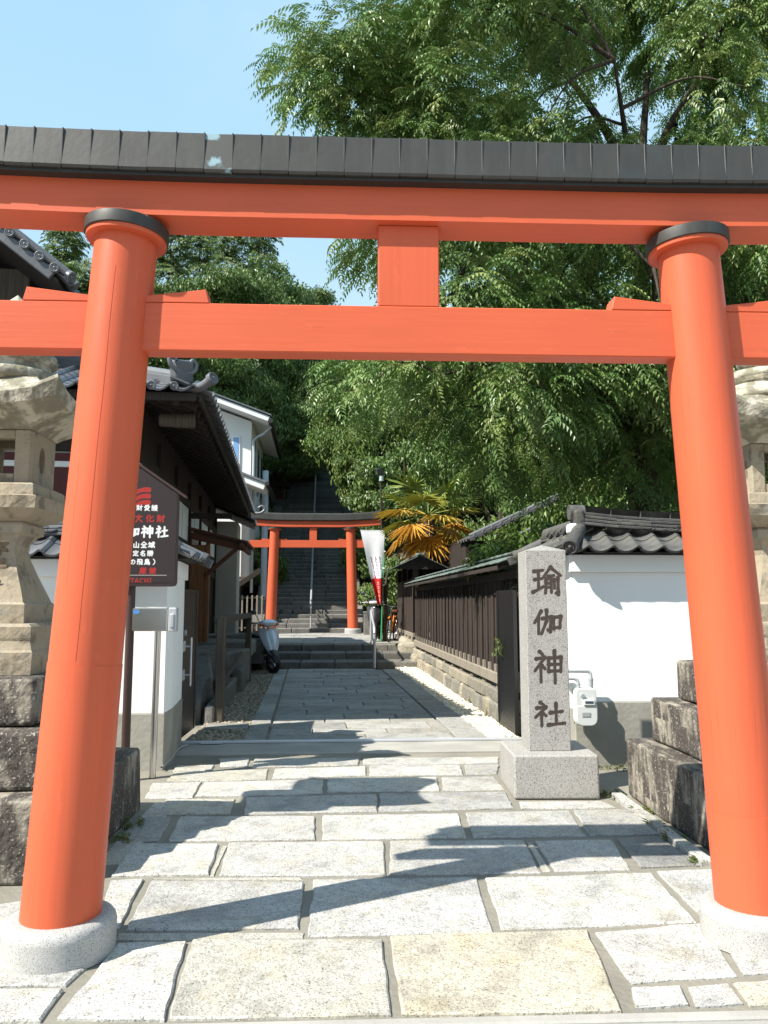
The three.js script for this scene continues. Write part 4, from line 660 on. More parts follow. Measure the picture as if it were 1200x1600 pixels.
// ================================================================== BOARD FENCE WITH A SMALL COPPER ROOF
{
  const F0 = V(1.95, 0, -9.42), F1 = V(1.60, 0, -19.9), L = F0.distanceTo(F1), turn = Math.atan2(-(F1.x - F0.x), -(F1.z - F0.z));
  const w = thing('stone_footing', 'low wall of yellowish field stones under the board fence', 'wall', [F0.x, 0, F0.z], turn);
  let z = 0, k = 0; while (z < L) { const l = rr(0.5, 0.95); part(w, 'top_stone', roughBlock(0.30, 0.17, l - 0.015, 0.02, k, 3, 0.03), pick(M.fieldStone), [0.17, 0.33, -z - l / 2]); z += l; k++; }
  z = 0; while (z < L) { const l = rr(0.3, 0.6); part(w, 'field_stone', roughBlock(0.30, 0.28, l - 0.02, 0.035, k, 3, 0.06), pick(M.fieldStone), [0.15, 0.11, -z - l / 2]); z += l; k++; }
  const o = thing('board_fence', 'dark brown board fence with narrow green copper roof beside white gravel', 'fence', [F0.x, 0, F0.z], turn);
  const n = Math.floor(L / 0.13);
  for (let i = 0; i < Math.ceil(L / 0.93); i++) part(o, 'pad_block', chamfer(0.16, 0.08, 0.18, 0.01), M.greyWood, [0.14, 0.455, -0.25 - i * 0.93]);
  for (let i = 0; i < 5; i++) part(o, 'sill_beam', chamfer(0.16, 0.14, L / 5 - 0.004, 0.01), M.greyWood, [0.09, 0.565, -(i + 0.5) * L / 5]);
  for (let i = 0; i < n; i++) {
    const zz = -0.07 - i * (L / n), wide = i % 3 !== 1, h = 1.66 - 0.565 + rr(-0.01, 0.01), prod = i % 3 === 1 ? 0.0 : rr(0.018, 0.03);
    part(o, 'board', chamfer(0.02, 1.04, wide ? 0.098 : 0.118, 0.003), M.fenceWood, [0.055 + prod, 1.155 + rr(-0.012, 0.0), zz]);
    if (i % 3 === 0) part(o, 'board_foot', chamfer(0.03, 0.10, 0.10, 0.003), M.greyWood, [0.048 + prod * 0.6, 0.685, zz]);
  }
  for (const y of [0.95, 1.62]) part(o, 'rail', chamfer(0.05, 0.07, L - 0.02, 0.006), M.fenceWood, [0.115, y, -L / 2]);
  for (let i = 0; i <= 8; i++) part(o, 'post', chamfer(0.10, 1.36, 0.10, 0.006), M.fenceWood, [0.135, 1.26, -0.06 - i * (L - 0.12) / 8]);
  // open band with uprights below the eave
  for (let i = 0; i <= 32; i++) part(o, 'upright', chamfer(0.05, 0.22, 0.06, 0.004), M.fenceWood, [0.12, 1.77, -0.1 - i * (L - 0.2) / 32]);
  part(o, 'top_plate', chamfer(0.12, 0.10, L, 0.006), M.fenceWood, [0.12, 1.90, -L / 2]);
  for (let i = 0; i < 22; i++) part(o, 'rafter', bar([0.14, 2.06, -0.15 - i * (L - 0.3) / 21], [-0.17, 1.95, -0.15 - i * (L - 0.3) / 21], 0.04, 0.04), M.fenceWood);
  for (const s of [-1, 1]) { for (let i = 0; i < 26; i++) for (let r = 0; r < 2; r++) { const l = (L + 0.3) / 26; part(o, 'roof_sheet', chamfer(0.185, 0.014, l - 0.006, 0.003), M.verdigris, [0.14 + s * (0.09 + r * 0.17), 2.115 - r * 0.058 + rr(-0.002, 0.002), 0.15 - (i + 0.5) * l], [0, 0, s * -0.34]); } }
  for (let i = 0; i < 9; i++) part(o, 'ridge_cap', chamfer(0.15, 0.035, (L + 0.3) / 9 - 0.004, 0.012), M.verdigris, [0.14, 2.165, 0.15 - (i + 0.5) * (L + 0.3) / 9]);
  part(o, 'eave_board', chamfer(0.02, 0.05, L + 0.2, 0.004), M.fenceWood, [-0.20, 1.965, -L / 2]);
  // shrub sprig growing out between the boards is built with the plants below
}
// roofed wicket and the lower fence beyond
{
  const o = thing('roofed_wicket', 'dark wooden wicket with a small gabled roof beyond the board fence', 'gate', [1.56, 0.15, -20.15], 0.03);
  for (let i = 0; i < 22; i++) part(o, 'board', chamfer(0.02, 1.5, 0.19, 0.004), M.fenceWood, [0.06 + (i % 2) * 0.012, 1.27, -0.1 - i * 0.2]);
  for (let i = 0; i < 6; i++) part(o, 'foot_block', chamfer(0.14, 0.24, 0.16, 0.012), M.greyWood, [0.1, 0.42, -0.2 - i * 0.85]);
  part(o, 'sill_beam', chamfer(0.12, 0.11, 4.5, 0.01), M.greyWood, [0.1, 0.585, -2.25]);
  for (let i = 0; i < 4; i++) part(o, 'post', chamfer(0.14, 2.2, 0.14, 0.008), M.fenceWood, [0.14, 1.3, -0.1 - i * 1.45]);
  for (const s of [-1, 1]) for (let i = 0; i < 12; i++) for (let r = 0; r < 3; r++) part(o, 'roof_sheet', chamfer(0.30, 0.016, 0.385, 0.004), M.verdigris, [0.25 + s * (0.12 + r * 0.265), 2.56 - r * 0.125, 0.15 - (i + 0.5) * 0.39], [0, 0, s * -0.46]);
  part(o, 'ridge_cap', chamfer(0.2, 0.07, 4.8, 0.02), M.verdigris, [0.25, 2.63, -2.2]);
  const gs = new THREE.Shape([[-0.55, 2.26], [1.05, 2.26], [0.25, 2.58]].map(([a, b]) => new THREE.Vector2(a, b))); part(o, 'gable_board', new THREE.ExtrudeGeometry(gs, { depth: 0.04, bevelEnabled: false }), M.darkWood, [0, 0, 0.0]);
}

// ================================================================== OLD TILED HOUSE ON THE LEFT
{
  const o = thing('old_house', 'old two storey house with grey pantile roofs and deep dark eaves', 'house', [-1.80, 0, -9.25], 0.078);
  const EH = 3.98, LEN = 13.0, OV = 0.95, run = 2.3, pit = 0.50, tp = Math.tan(pit), XL = -9.0;
  // side wall to the path (x = -OV) and front wall (z = -OV)
  part(o, 'side_wall', chamfer(0.2, EH + 0.3, LEN - OV, 0.01), M.darkWood, [-OV - 0.1, (EH + 0.3) / 2, -OV - (LEN - OV) / 2 + 0.01]);
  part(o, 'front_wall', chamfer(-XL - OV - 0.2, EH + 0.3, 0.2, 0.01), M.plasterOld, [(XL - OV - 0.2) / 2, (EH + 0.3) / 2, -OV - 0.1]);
  // timbers on the side wall: posts, beams, dark boarding below
  for (let i = 0; i < 7; i++) part(o, 'wall_post', chamfer(0.09, EH, 0.13, 0.006), M.darkWood, [-OV + 0.02, EH / 2, -OV - 0.08 - i * 1.95]);
  for (let i = 0; i < 6; i++) for (const s of [0, 1]) part(o, 'plaster_panel', chamfer(0.03, 0.68, 0.84, 0.004), M.plaster, [-OV + 0.005, 3.10, -OV - 0.58 - i * 1.95 - s * 0.95]);
  for (const y of [2.28, 2.68, 3.52]) part(o, 'wall_beam', chamfer(0.075, 0.16, LEN - OV - 0.02, 0.006), M.darkWood, [-OV + 0.02, y, -OV - (LEN - OV) / 2]);
  for (let i = 0; i < 24; i++) part(o, 'wall_board', chamfer(0.03, 2.16, 0.40, 0.004), M.darkWood, [-OV + 0.0, 1.12, -OV - 0.35 - i * 0.415]);
  part(o, 'plaster_panel', chamfer(0.03, 2.0, 0.16, 0.004), M.plaster, [-OV + 0.055, 1.75, -2.15]);
  // front wall: window with dark red interior and white rails
  for (let i = 0; i < 8; i++) part(o, 'wall_post', chamfer(0.13, EH, 0.09, 0.006), M.darkWood, [-OV - 0.08 - i * 1.08, EH / 2, -OV + 0.02]);
  for (const y of [2.28, 3.55]) part(o, 'wall_beam', chamfer(-XL - OV, 0.16, 0.075, 0.006), M.darkWood, [(XL - OV) / 2, y, -OV + 0.02]);
  for (let i = 0; i < 7; i++) { part(o, 'window_pane', chamfer(0.93, 1.05, 0.03, 0.004), M.redRoom, [-OV - 0.62 - i * 1.08, 2.92, -OV + 0.005]); for (const y of [2.62, 3.30]) part(o, 'window_rail', chamfer(0.93, 0.075, 0.05, 0.005), M.trim, [-OV - 0.62 - i * 1.08, y, -OV + 0.025]); }
  // eave soffit: rafters and boards, side and front
  for (let i = 0; i < 34; i++) { const z = -0.28 - i * 0.38; part(o, 'rafter', bar([-0.06, EH - 0.045, z], [-OV - 0.05, EH - 0.045 + (OV - 0.01) * tp * 0.72, z], 0.075, 0.09), M.darkWood); }
  for (let i = 0; i < 20; i++) { const x = -0.28 - i * 0.40; part(o, 'rafter', bar([x, EH - 0.045, -0.06], [x, EH - 0.045 + (OV - 0.01) * tp * 0.72, -OV - 0.05], 0.075, 0.09), M.darkWood); }
  const slab = (pts, m, nm) => { const pos = []; const t = 0.05; const up = (p) => [p[0], p[1] + t, p[2]]; const q = (a, b, c, d) => pos.push(...a, ...b, ...c, ...a, ...c, ...d); q(pts[0], pts[1], pts[2], pts[3]); q(up(pts[3]), up(pts[2]), up(pts[1]), up(pts[0])); for (let i = 0; i < 4; i++) { const j = (i + 1) % 4; q(pts[i], up(pts[i]), up(pts[j]), pts[j]); } const g = new THREE.BufferGeometry(); g.setAttribute('position', new THREE.Float32BufferAttribute(pos, 3)); g.computeVertexNormals(); return part(o, nm, g, m); };
  const k = tp * 0.72, hi = EH + run * k;
  slab([[0, EH, 0], [0, EH, -LEN], [-run, hi, -LEN + 0.0], [-run, hi, -run]], M.darkWood, 'roof_deck');
  slab([[0, EH + 0.002, 0], [-run, hi + 0.002, -run], [XL, hi + 0.002, -run], [XL, EH + 0.002, 0]], M.darkWood, 'roof_deck');
  part(o, 'fascia', chamfer(0.04, 0.10, LEN, 0.006), M.darkWood, [0.012, EH + 0.0, -LEN / 2]); part(o, 'fascia', chamfer(-XL, 0.10, 0.04, 0.006), M.darkWood, [XL / 2 - 0.03, EH + 0.0, 0.012]);
  // pantiles: the whole front slope, the eave courses along the path, sheeted rows above
  const ta = Math.atan(k), w = 0.262, step = 0.235, put = (x, y, z, turn) => { const t = part(o, 'pantile', pantile(w, 0.29, 0.022, 1.15), pick(M.tile), [x, y, z]); t.rotation.set(0, turn, 0); t.rotateX(ta); };
  for (let r = 0; r < 9; r++) for (let i = 0; i < 14; i++) { const d = step * (r + 1) * Math.cos(ta), x = -0.02 - w * (i + 0.5); if (-x > d - 0.30) put(x, EH + 0.095 + d * k, 0.10 - d, 0); }
  for (let r = 0; r < 2; r++) for (let i = 0; i < 49; i++) { const d = step * (r + 1) * Math.cos(ta), z = -0.02 - w * (i + 0.5); if (-z > d - 0.30) put(0.10 - d, EH + 0.095 + d * k, z, Math.PI / 2); }
  for (let r = 2; r < 9; r++) { const d = step * (r + 0.5) * Math.cos(ta); part(o, 'tile_course', chamfer(0.30, 0.03, LEN - d, 0.006), pick(M.tile), [0.10 - d, EH + 0.085 + d * k, -(LEN + d) / 2], [0, 0, -ta]); }
  for (let i = 0; i < 46; i += 1) disc(o, [0.115, EH + 0.10, -0.06 - w * (i + 0.83)], [1, -0.1, 0], 0.052, M.tile[1]);
  for (let i = 0; i < 18; i += 1) disc(o, [-0.06 - w * (i + 0.83), EH + 0.10, 0.115], [0, -0.1, 1], 0.052, M.tile[1]);
  // hip ridge to the corner, curled end tile, demon-mask block
  const h0 = V(-run, hi + 0.14, -run), h1 = V(-0.25, EH + 0.235, -0.25); part(o, 'hip_ridge', bar(h0, h1, 0.17, 0.13), M.tile[1]); part(o, 'hip_cap', rod(h0.clone().setY(hi + 0.22), h1.clone().setY(EH + 0.31), 0.075, 0.075, 12), M.tile[2]);
  part(o, 'corner_roll', tube([[-0.35, EH + 0.17, -0.33], [-0.12, EH + 0.115, -0.08], [0.04, EH + 0.125, 0.06], [0.15, EH + 0.18, 0.16]], 0.055, 14, 12), M.tile[2]); disc(o, [0.16, EH + 0.187, 0.17], [0.8, 0.35, 0.8], 0.075, M.tile[2]);
  part(o, 'ridge_end_block', roughBlock(0.26, 0.30, 0.14, 0.03, 9, 4, 0.06), M.tile[0], [-0.24, EH + 0.345, -0.2], [0.15, 0.78, 0]);
  for (const s of [-1, 1]) part(o, 'scroll_horn', tube([[s * 0.06, 0, 0.02], [s * 0.17, 0.05, 0.03], [s * 0.2, 0.14, 0.03], [s * 0.14, 0.18, 0.03], [s * 0.11, 0.13, 0.03]].map(([a, b, c]) => V(-0.24 + a * 0.7 + c * 0.7, EH + 0.34 + b, -0.2 - a * 0.7 + c * 0.7 + 0.05)), 0.028, 18, 8), M.tile[2]);
  part(o, 'log_end', rod([-0.55, EH - 0.14, -0.62], [-0.12, EH - 0.14, -0.62], 0.085, 0.10, 14), M.postWood);
  // upper storey and its gable roof
  const UX = -2.75, UZ = -run + 0.0, UE = 5.62; part(o, 'upper_wall', chamfer(6.0, 2.2, LEN - 3.2, 0.01), M.postWood, [UX - 3.0, EH + 1.35, UZ - (LEN - 3.2) / 2]);
  const ul = 3.9, pu = 0.66, tu = Math.tan(pu);
  for (const s of [1, -1]) { const x0 = s > 0 ? UX + 0.85 : UX - 6.85, z0 = -0.75; slab(s > 0 ? [[x0, UE, z0], [x0, UE, -LEN + 1], [x0 - ul, UE + ul * tu, -LEN + 1], [x0 - ul, UE + ul * tu, z0]] : [[x0, UE, -LEN + 1], [x0, UE, z0], [x0 + ul, UE + ul * tu, z0], [x0 + ul, UE + ul * tu, -LEN + 1]], M.darkWood, 'upper_roof_deck'); }
  const x0 = UX + 0.85;
  for (let r = 0; r < 16; r++) { const d = 0.24 * (r + 1) * Math.cos(pu); for (let i = 0; i < 3; i++) { const t = part(o, 'pantile', pantile(w, 0.29, 0.022, 1.15), pick(M.tile), [x0 + 0.08 - d, UE + 0.09 + d * tu, -0.80 - w * (i + 0.5)]); t.rotation.set(0, Math.PI / 2, 0); t.rotateX(pu); } disc(o, [x0 + 0.16 - d, UE + 0.03 + d * tu, -0.70], [0, -0.1, 1], 0.062, M.tile[2]); part(o, 'verge_tile', chamfer(0.27, 0.13, 0.05, 0.012), pick(M.tile), [x0 + 0.02 - d, UE + 0.02 + d * tu, -0.735], [0, 0, -pu]); if (r > 0) part(o, 'tile_course', chamfer(0.29, 0.03, LEN - 3, 0.006), pick(M.tile), [x0 - d, UE + 0.075 + d * tu, -LEN / 2 - 0.6], [0, 0, -pu]); }
  for (const dz of [0.05, 0.22, 0.40]) part(o, 'verge_roll', rod([x0 + 0.12, UE + 0.14, -0.78 - dz], [x0 - ul, UE + 0.14 + (ul + 0.12) * tu, -0.78 - dz], 0.06, 0.06, 12), M.tile[(dz * 10) % 3 | 0]);
  disc(o, [x0 + 0.13, UE + 0.12, -0.82], [0.8, -0.5, 0.3], 0.075, M.tile[2]);
}
// ------------------------------------------------------------------ porch with brown timber along the old house
{
  const o = thing('timber_porch', 'brown timber porch with sloping bracket roof beside the old house', 'porch', [-3.02, 0.55, -16.2], 0.06);
  part(o, 'door_panel', chamfer(0.30, 2.15, 0.08, 0.008), M.brownWood, [-0.05, 1.1, 0.0]);
  for (const x of [-0.24, 0.13]) part(o, 'post', chamfer(0.08, 2.3, 0.12, 0.008), M.brownWood, [x, 1.15, 0.0]);
  part(o, 'white_board', chamfer(0.10, 2.6, 0.03, 0.004), M.plaster, [-0.36, 1.3, 0.0]);
  part(o, 'bracket_beam', bar([-0.3, 2.38, 0.1], [0.90, 2.10, 0.1], 0.10, 0.13), M.rustWood); part(o, 'brace', bar([0.1, 1.55, 0.1], [0.72, 2.10, 0.1], 0.07, 0.08), M.rustWood);
  part(o, 'purlin', bar([0.82, 2.15, 0.35], [0.82, 2.15, -2.2], 0.09, 0.10), M.rustWood); part(o, 'canopy_board', bar([-0.3, 2.52, -1.0], [0.95, 2.22, -1.0], 2.6, 0.04), M.rustWood);
  part(o, 'cross_beam', bar([-0.2, 2.75, 0.2], [0.62, 2.75, 0.2], 0.09, 0.11), M.darkWood);
}
// ------------------------------------------------------------------ white two storey house further up
{
  const d = 30.2, o = thing('white_house', 'white rendered two storey house with slim blue window', 'house', [-3.83, 0.42, -d], 0.04), W = 5.4, D = 5; o.scale.setScalar(1.26);
  const g = new THREE.Shape([[0, 0], [-W, 0], [-W, 6.75], [0, 4.85]].map(([a, b]) => new THREE.Vector2(a, b))); const eg = new THREE.ExtrudeGeometry(g, { depth: D, bevelEnabled: false }); eg.translate(0, 1.6, -D); part(o, 'upper_wall', eg, M.siding);
  part(o, 'ground_wall', chamfer(W - 0.3, 1.7, D - 0.2, 0.01), std([0.10, 0.10, 0.105], { map: tConcrete }), [-W / 2 - 0.15, 0.8, -D / 2 - 0.1]);
  part(o, 'corner_pier', chamfer(0.55, 1.6, 0.5, 0.01), M.siding, [-1.4, 0.8, 0.1]);
  const rs = (name, x, y, len, dep, z, t, m) => part(o, name, chamfer(len, t, dep, 0.01), m, [x, y, z], [0, 0, -0.347]);
  rs('roof_slab', -W / 2 + 0.25, 7.50, W + 1.0, D + 1.2, -D / 2, 0.16, M.trim); rs('roof_covering', -W / 2 + 0.28, 7.625, W + 1.1, D + 1.3, -D / 2, 0.05, M.tile[1]);
  part(o, 'gutter', rod([0.62, 6.36, 0.6], [0.62, 6.36, -D - 0.6], 0.07), M.copperDark); part(o, 'downpipe', tube([[0.6, 6.28, 0.1], [0.3, 6.0, 0.08], [0.09, 5.9, 0.06], [0.09, 5.4, 0.06], [0.09, 1.2, 0.06]], 0.045, 30, 8), M.galv);
  const wn = part(o, 'slim_window', chamfer(0.26, 1.0, 0.06, 0.01), M.trim, [-0.46, 5.5, 0.01]); part(wn, 'pane', chamfer(0.17, 0.88, 0.05, 0.004), M.blueGlass, [0, 0, 0.012]);
  // lean-to roof halfway down the gable
  const lr = (name, x, y, len, t, z, dep, m) => part(o, name, chamfer(len, t, dep, 0.01), m, [x, y, z], [0, 0, -0.36]);
  lr('lean_to_fascia', -1.5, 5.02, 4.3, 0.20, 0.55, 1.2, M.trim); lr('lean_to_tiles', -1.48, 5.15, 4.4, 0.07, 0.55, 1.3, M.tile[2]); part(o, 'lean_to_gutter', rod([0.58, 4.35, 1.2], [0.58, 4.35, -3], 0.06), M.copperDark);
  part(o, 'lean_to_wall', chamfer(3.4, 2.9, 0.9, 0.01), M.siding, [-1.85, 2.95, 0.42]);
  for (let i = 0; i < 3; i++) { const f = part(o, 'side_window', chamfer(0.06, 1.6, 0.9, 0.008), M.galv, [0.01, 5.3, -0.9 - i * 1.5]); part(f, 'pane', chamfer(0.05, 1.45, 0.75, 0.004), M.glass, [0.01, 0, 0]); }
  part(o, 'ground_door', chamfer(0.75, 1.4, 0.05, 0.006), M.postWood, [-0.62, 0.72, 0.02]); part(o, 'blue_downpipe', rod([0.42, 0, -0.5], [0.42, 5.0, -0.5], 0.10), std([0.42, 0.5, 0.58], { roughness: 0.5 }));
  part(o, 'belt_course', chamfer(1.9, 0.07, 0.05, 0.006), M.postWood, [-0.9, 1.62, 0.47 + 0.43]);
}
// small tiled outbuilding roof between the two houses
{
  const o = thing('outbuilding', 'small tiled outbuilding roof with curled ridge tiles beside the white house', 'outbuilding', [-2.68, 0.4, -21.6], 0.09);
  part(o, 'wall', chamfer(2.2, 3.4, 1.6, 0.01), M.plasterOld, [-1.5, 1.7, -1.2]);
  for (let r = 0; r < 5; r++) for (let i = 0; i < 7; i++) { const d = 0.235 * (r + 1), t = part(o, 'pantile', pantile(0.262, 0.29, 0.022, 1.15), pick(M.tile), [0.05 - d, 3.45 + d * 0.42, -0.25 - 0.262 * (i + 0.5)]); t.rotation.set(0, Math.PI / 2, 0); t.rotateX(0.40); }
  part(o, 'roof_deck', bar([0.02, 3.36, -1.2], [-1.4, 3.95, -1.2], 2.0, 0.05), M.darkWood);
  part(o, 'ridge', rod([-0.1, 3.72, -0.1], [-0.1 - 1.2, 4.22, -0.1], 0.07), M.tile[2]); part(o, 'ridge_scroll', tube([[0.06, 3.60, -0.1], [0.25, 3.62, -0.05], [0.34, 3.72, -0.05], [0.26, 3.80, -0.05], [0.16, 3.74, -0.05]], 0.035, 16, 8), M.tile[2]);
  part(o, 'curled_tile', tube([[0.0, 3.86, -0.2], [-0.08, 4.02, -0.2], [-0.2, 4.0, -0.2], [-0.18, 3.88, -0.2]], 0.03, 16, 8), M.tile[2]);
}

// ================================================================== SMALL THINGS ALONG THE PATH
// stones and timber on the left bank
{
  const o = thing('stone_bank', 'low bank of rough grey stones left of the brown gravel', 'stone bank', [0, 0, 0]);
  const B = (x, y, z, w, h, d, m, ry = 0, rx = 0, rz = 0, amp = 0.03) => part(o, 'bank_stone', roughBlock(w, h, d, amp, Math.floor(R() * 99), 4, 0.05), m, [x, y, z], [rx, ry, rz]);
  const g = M.stairStone, f = M.fieldStone;
  B(-1.86, 0.08, -11.3, 0.16, 0.30, 1.5, g[2], 0.06); B(-1.95, 0.12, -13.0, 0.18, 0.36, 1.7, g[0], 0.06); B(-2.02, 0.16, -15.0, 0.2, 0.45, 2.0, g[1], 0.07);
  B(-2.18, 0.22, -11.0, 0.42, 0.40, 0.9, g[1], 0.1, 0.30); B(-2.30, 0.34, -12.1, 0.5, 0.55, 1.0, g[0], 0.2, 0.25); B(-2.55, 0.55, -13.6, 0.8, 0.5, 1.5, g[2], 0.1); B(-2.35, 0.36, -15.0, 0.62, 0.62, 1.3, g[0], -0.2);
  B(-2.65, 0.62, -16.9, 1.3, 0.30, 1.6, g[2], 0.05); B(-2.5, 0.46, -18.8, 1.1, 0.55, 1.8, g[1], 0.05); B(-3.0, 0.5, -20.6, 1.9, 0.5, 1.6, g[2]); B(-2.9, 0.25, -10.4, 0.9, 0.6, 1.4, g[0]);
  B(-2.72, 0.78, -18.2, 0.7, 0.13, 0.5, g[2], 0.3, 0, 0.1);
  const s = thing('garden_railing', 'grey weathered timber railing with a crossbeam beside the brown gravel', 'railing', [-1.70, 0, -10.66]);
  part(s, 'post', chamfer(0.115, 1.40, 0.115, 0.01), M.postWood, [0, 0.66, 0]); part(s, 'crossbeam', bar([-0.06, 1.32, -0.06], [-0.34, 1.30, -5.6], 0.10, 0.10), M.postWood); part(s, 'rear_post', chamfer(0.11, 1.5, 0.11, 0.01), M.postWood, [-0.33, 0.58, -5.5]); part(s, 'low_rail', bar([-0.06, 0.34, -0.06], [-0.3, 0.62, -4.2], 0.05, 0.06), M.postWood);
  // slatted fence beside the stair foot
  const p = thing('slat_fence', 'small dark fence with pale slats at the stair foot', 'fence', [-3.65, 0.62, -26.0], 0.05);
  for (let i = 0; i < 6; i++) part(p, 'slat', chamfer(0.05, 1.15, 0.03, 0.005), M.greyWood, [i * 0.16, 0.6, 0]); for (const y of [0.12, 1.1]) part(p, 'rail', chamfer(1.05, 0.06, 0.04, 0.005), M.postWood, [0.4, y, -0.035]);
  part(p, 'stair_string', bar([-0.35, 1.25, 0.1], [0.75, 2.0, 0.1], 0.08, 0.16), M.darkWood);
  const q = thing('stone_post', 'short square stone post beside the right column of the smaller gate', 'post', [0.62, LY - 0.02, -27.2]); part(q, 'shaft', roughBlock(0.26, 0.74, 0.24, 0.012, 3, 3, 0.03), M.stairStone[2], [0, 0.37, 0]); part(q, 'cap', roughBlock(0.28, 0.08, 0.26, 0.01, 5, 3, 0.03), M.stairStone[2], [0, 0.77, 0]);
  const k = thing('boulder_row', 'mossy boulders retaining the ground below the roofed wicket', 'boulders', [0, 0, 0]);
  for (const [x, y, z, w, h, d] of [[1.72, 0.12, -19.5, 0.5, 0.42, 0.7], [1.55, 0.3, -20.5, 0.6, 0.5, 0.8], [1.62, 0.42, -21.5, 0.5, 0.42, 0.9], [1.68, 0.48, -22.6, 0.5, 0.36, 1.0], [1.95, 0.1, -19.6, 0.4, 0.5, 0.5]]) part(k, 'boulder', roughBlock(w, h, d, 0.07, Math.floor(R() * 99), 5, 0.14), pick(M.fieldStone), [x, y, z]);
}
// hand rails
{
  const o = thing('step_handrail', 'short aluminium handrail on the low stone steps', 'handrail', [0, 0, 0]);
  const a = V(0.575, 1.33, -21.1), b = V(0.60, 0.92, -18.95); part(o, 'post', rod([a.x, LY - 0.05, a.z], [a.x, a.y, a.z], 0.034, 0.034, 14), M.alu); part(o, 'post', rod([b.x, 0.02, b.z], [b.x, b.y, b.z], 0.034, 0.034, 14), M.alu); part(o, 'top_rail', tube([[a.x, a.y - 0.08, a.z - 0.05], [a.x, a.y, a.z], a.clone().lerp(b, 0.5), [b.x, b.y, b.z], [b.x, b.y - 0.08, b.z + 0.04]], 0.03, 30, 12), M.alu);
  const s = thing('stair_handrail', 'steel handrail up the middle of the long stairs', 'handrail', [0, 0, 0]);
  const P = (k, h) => V(-1.42 - 0.012 * k, LY + (k + 1) * ST.riser + h, ST.z0 - (k + 0.5) * ST.tread);
  part(s, 'top_rail', rod(P(-0.6, 0.86), P(ST.n - 2, 0.86), 0.042, 0.042, 10), M.alu); part(s, 'lower_rail', rod(P(0, 0.45), P(ST.n - 2, 0.45), 0.022, 0.022, 8), M.alu); for (let k = 0; k < ST.n - 1; k += 6) part(s, 'post', rod(P(k, -0.06), P(k, 0.86), 0.028, 0.028, 10), M.alu);
}
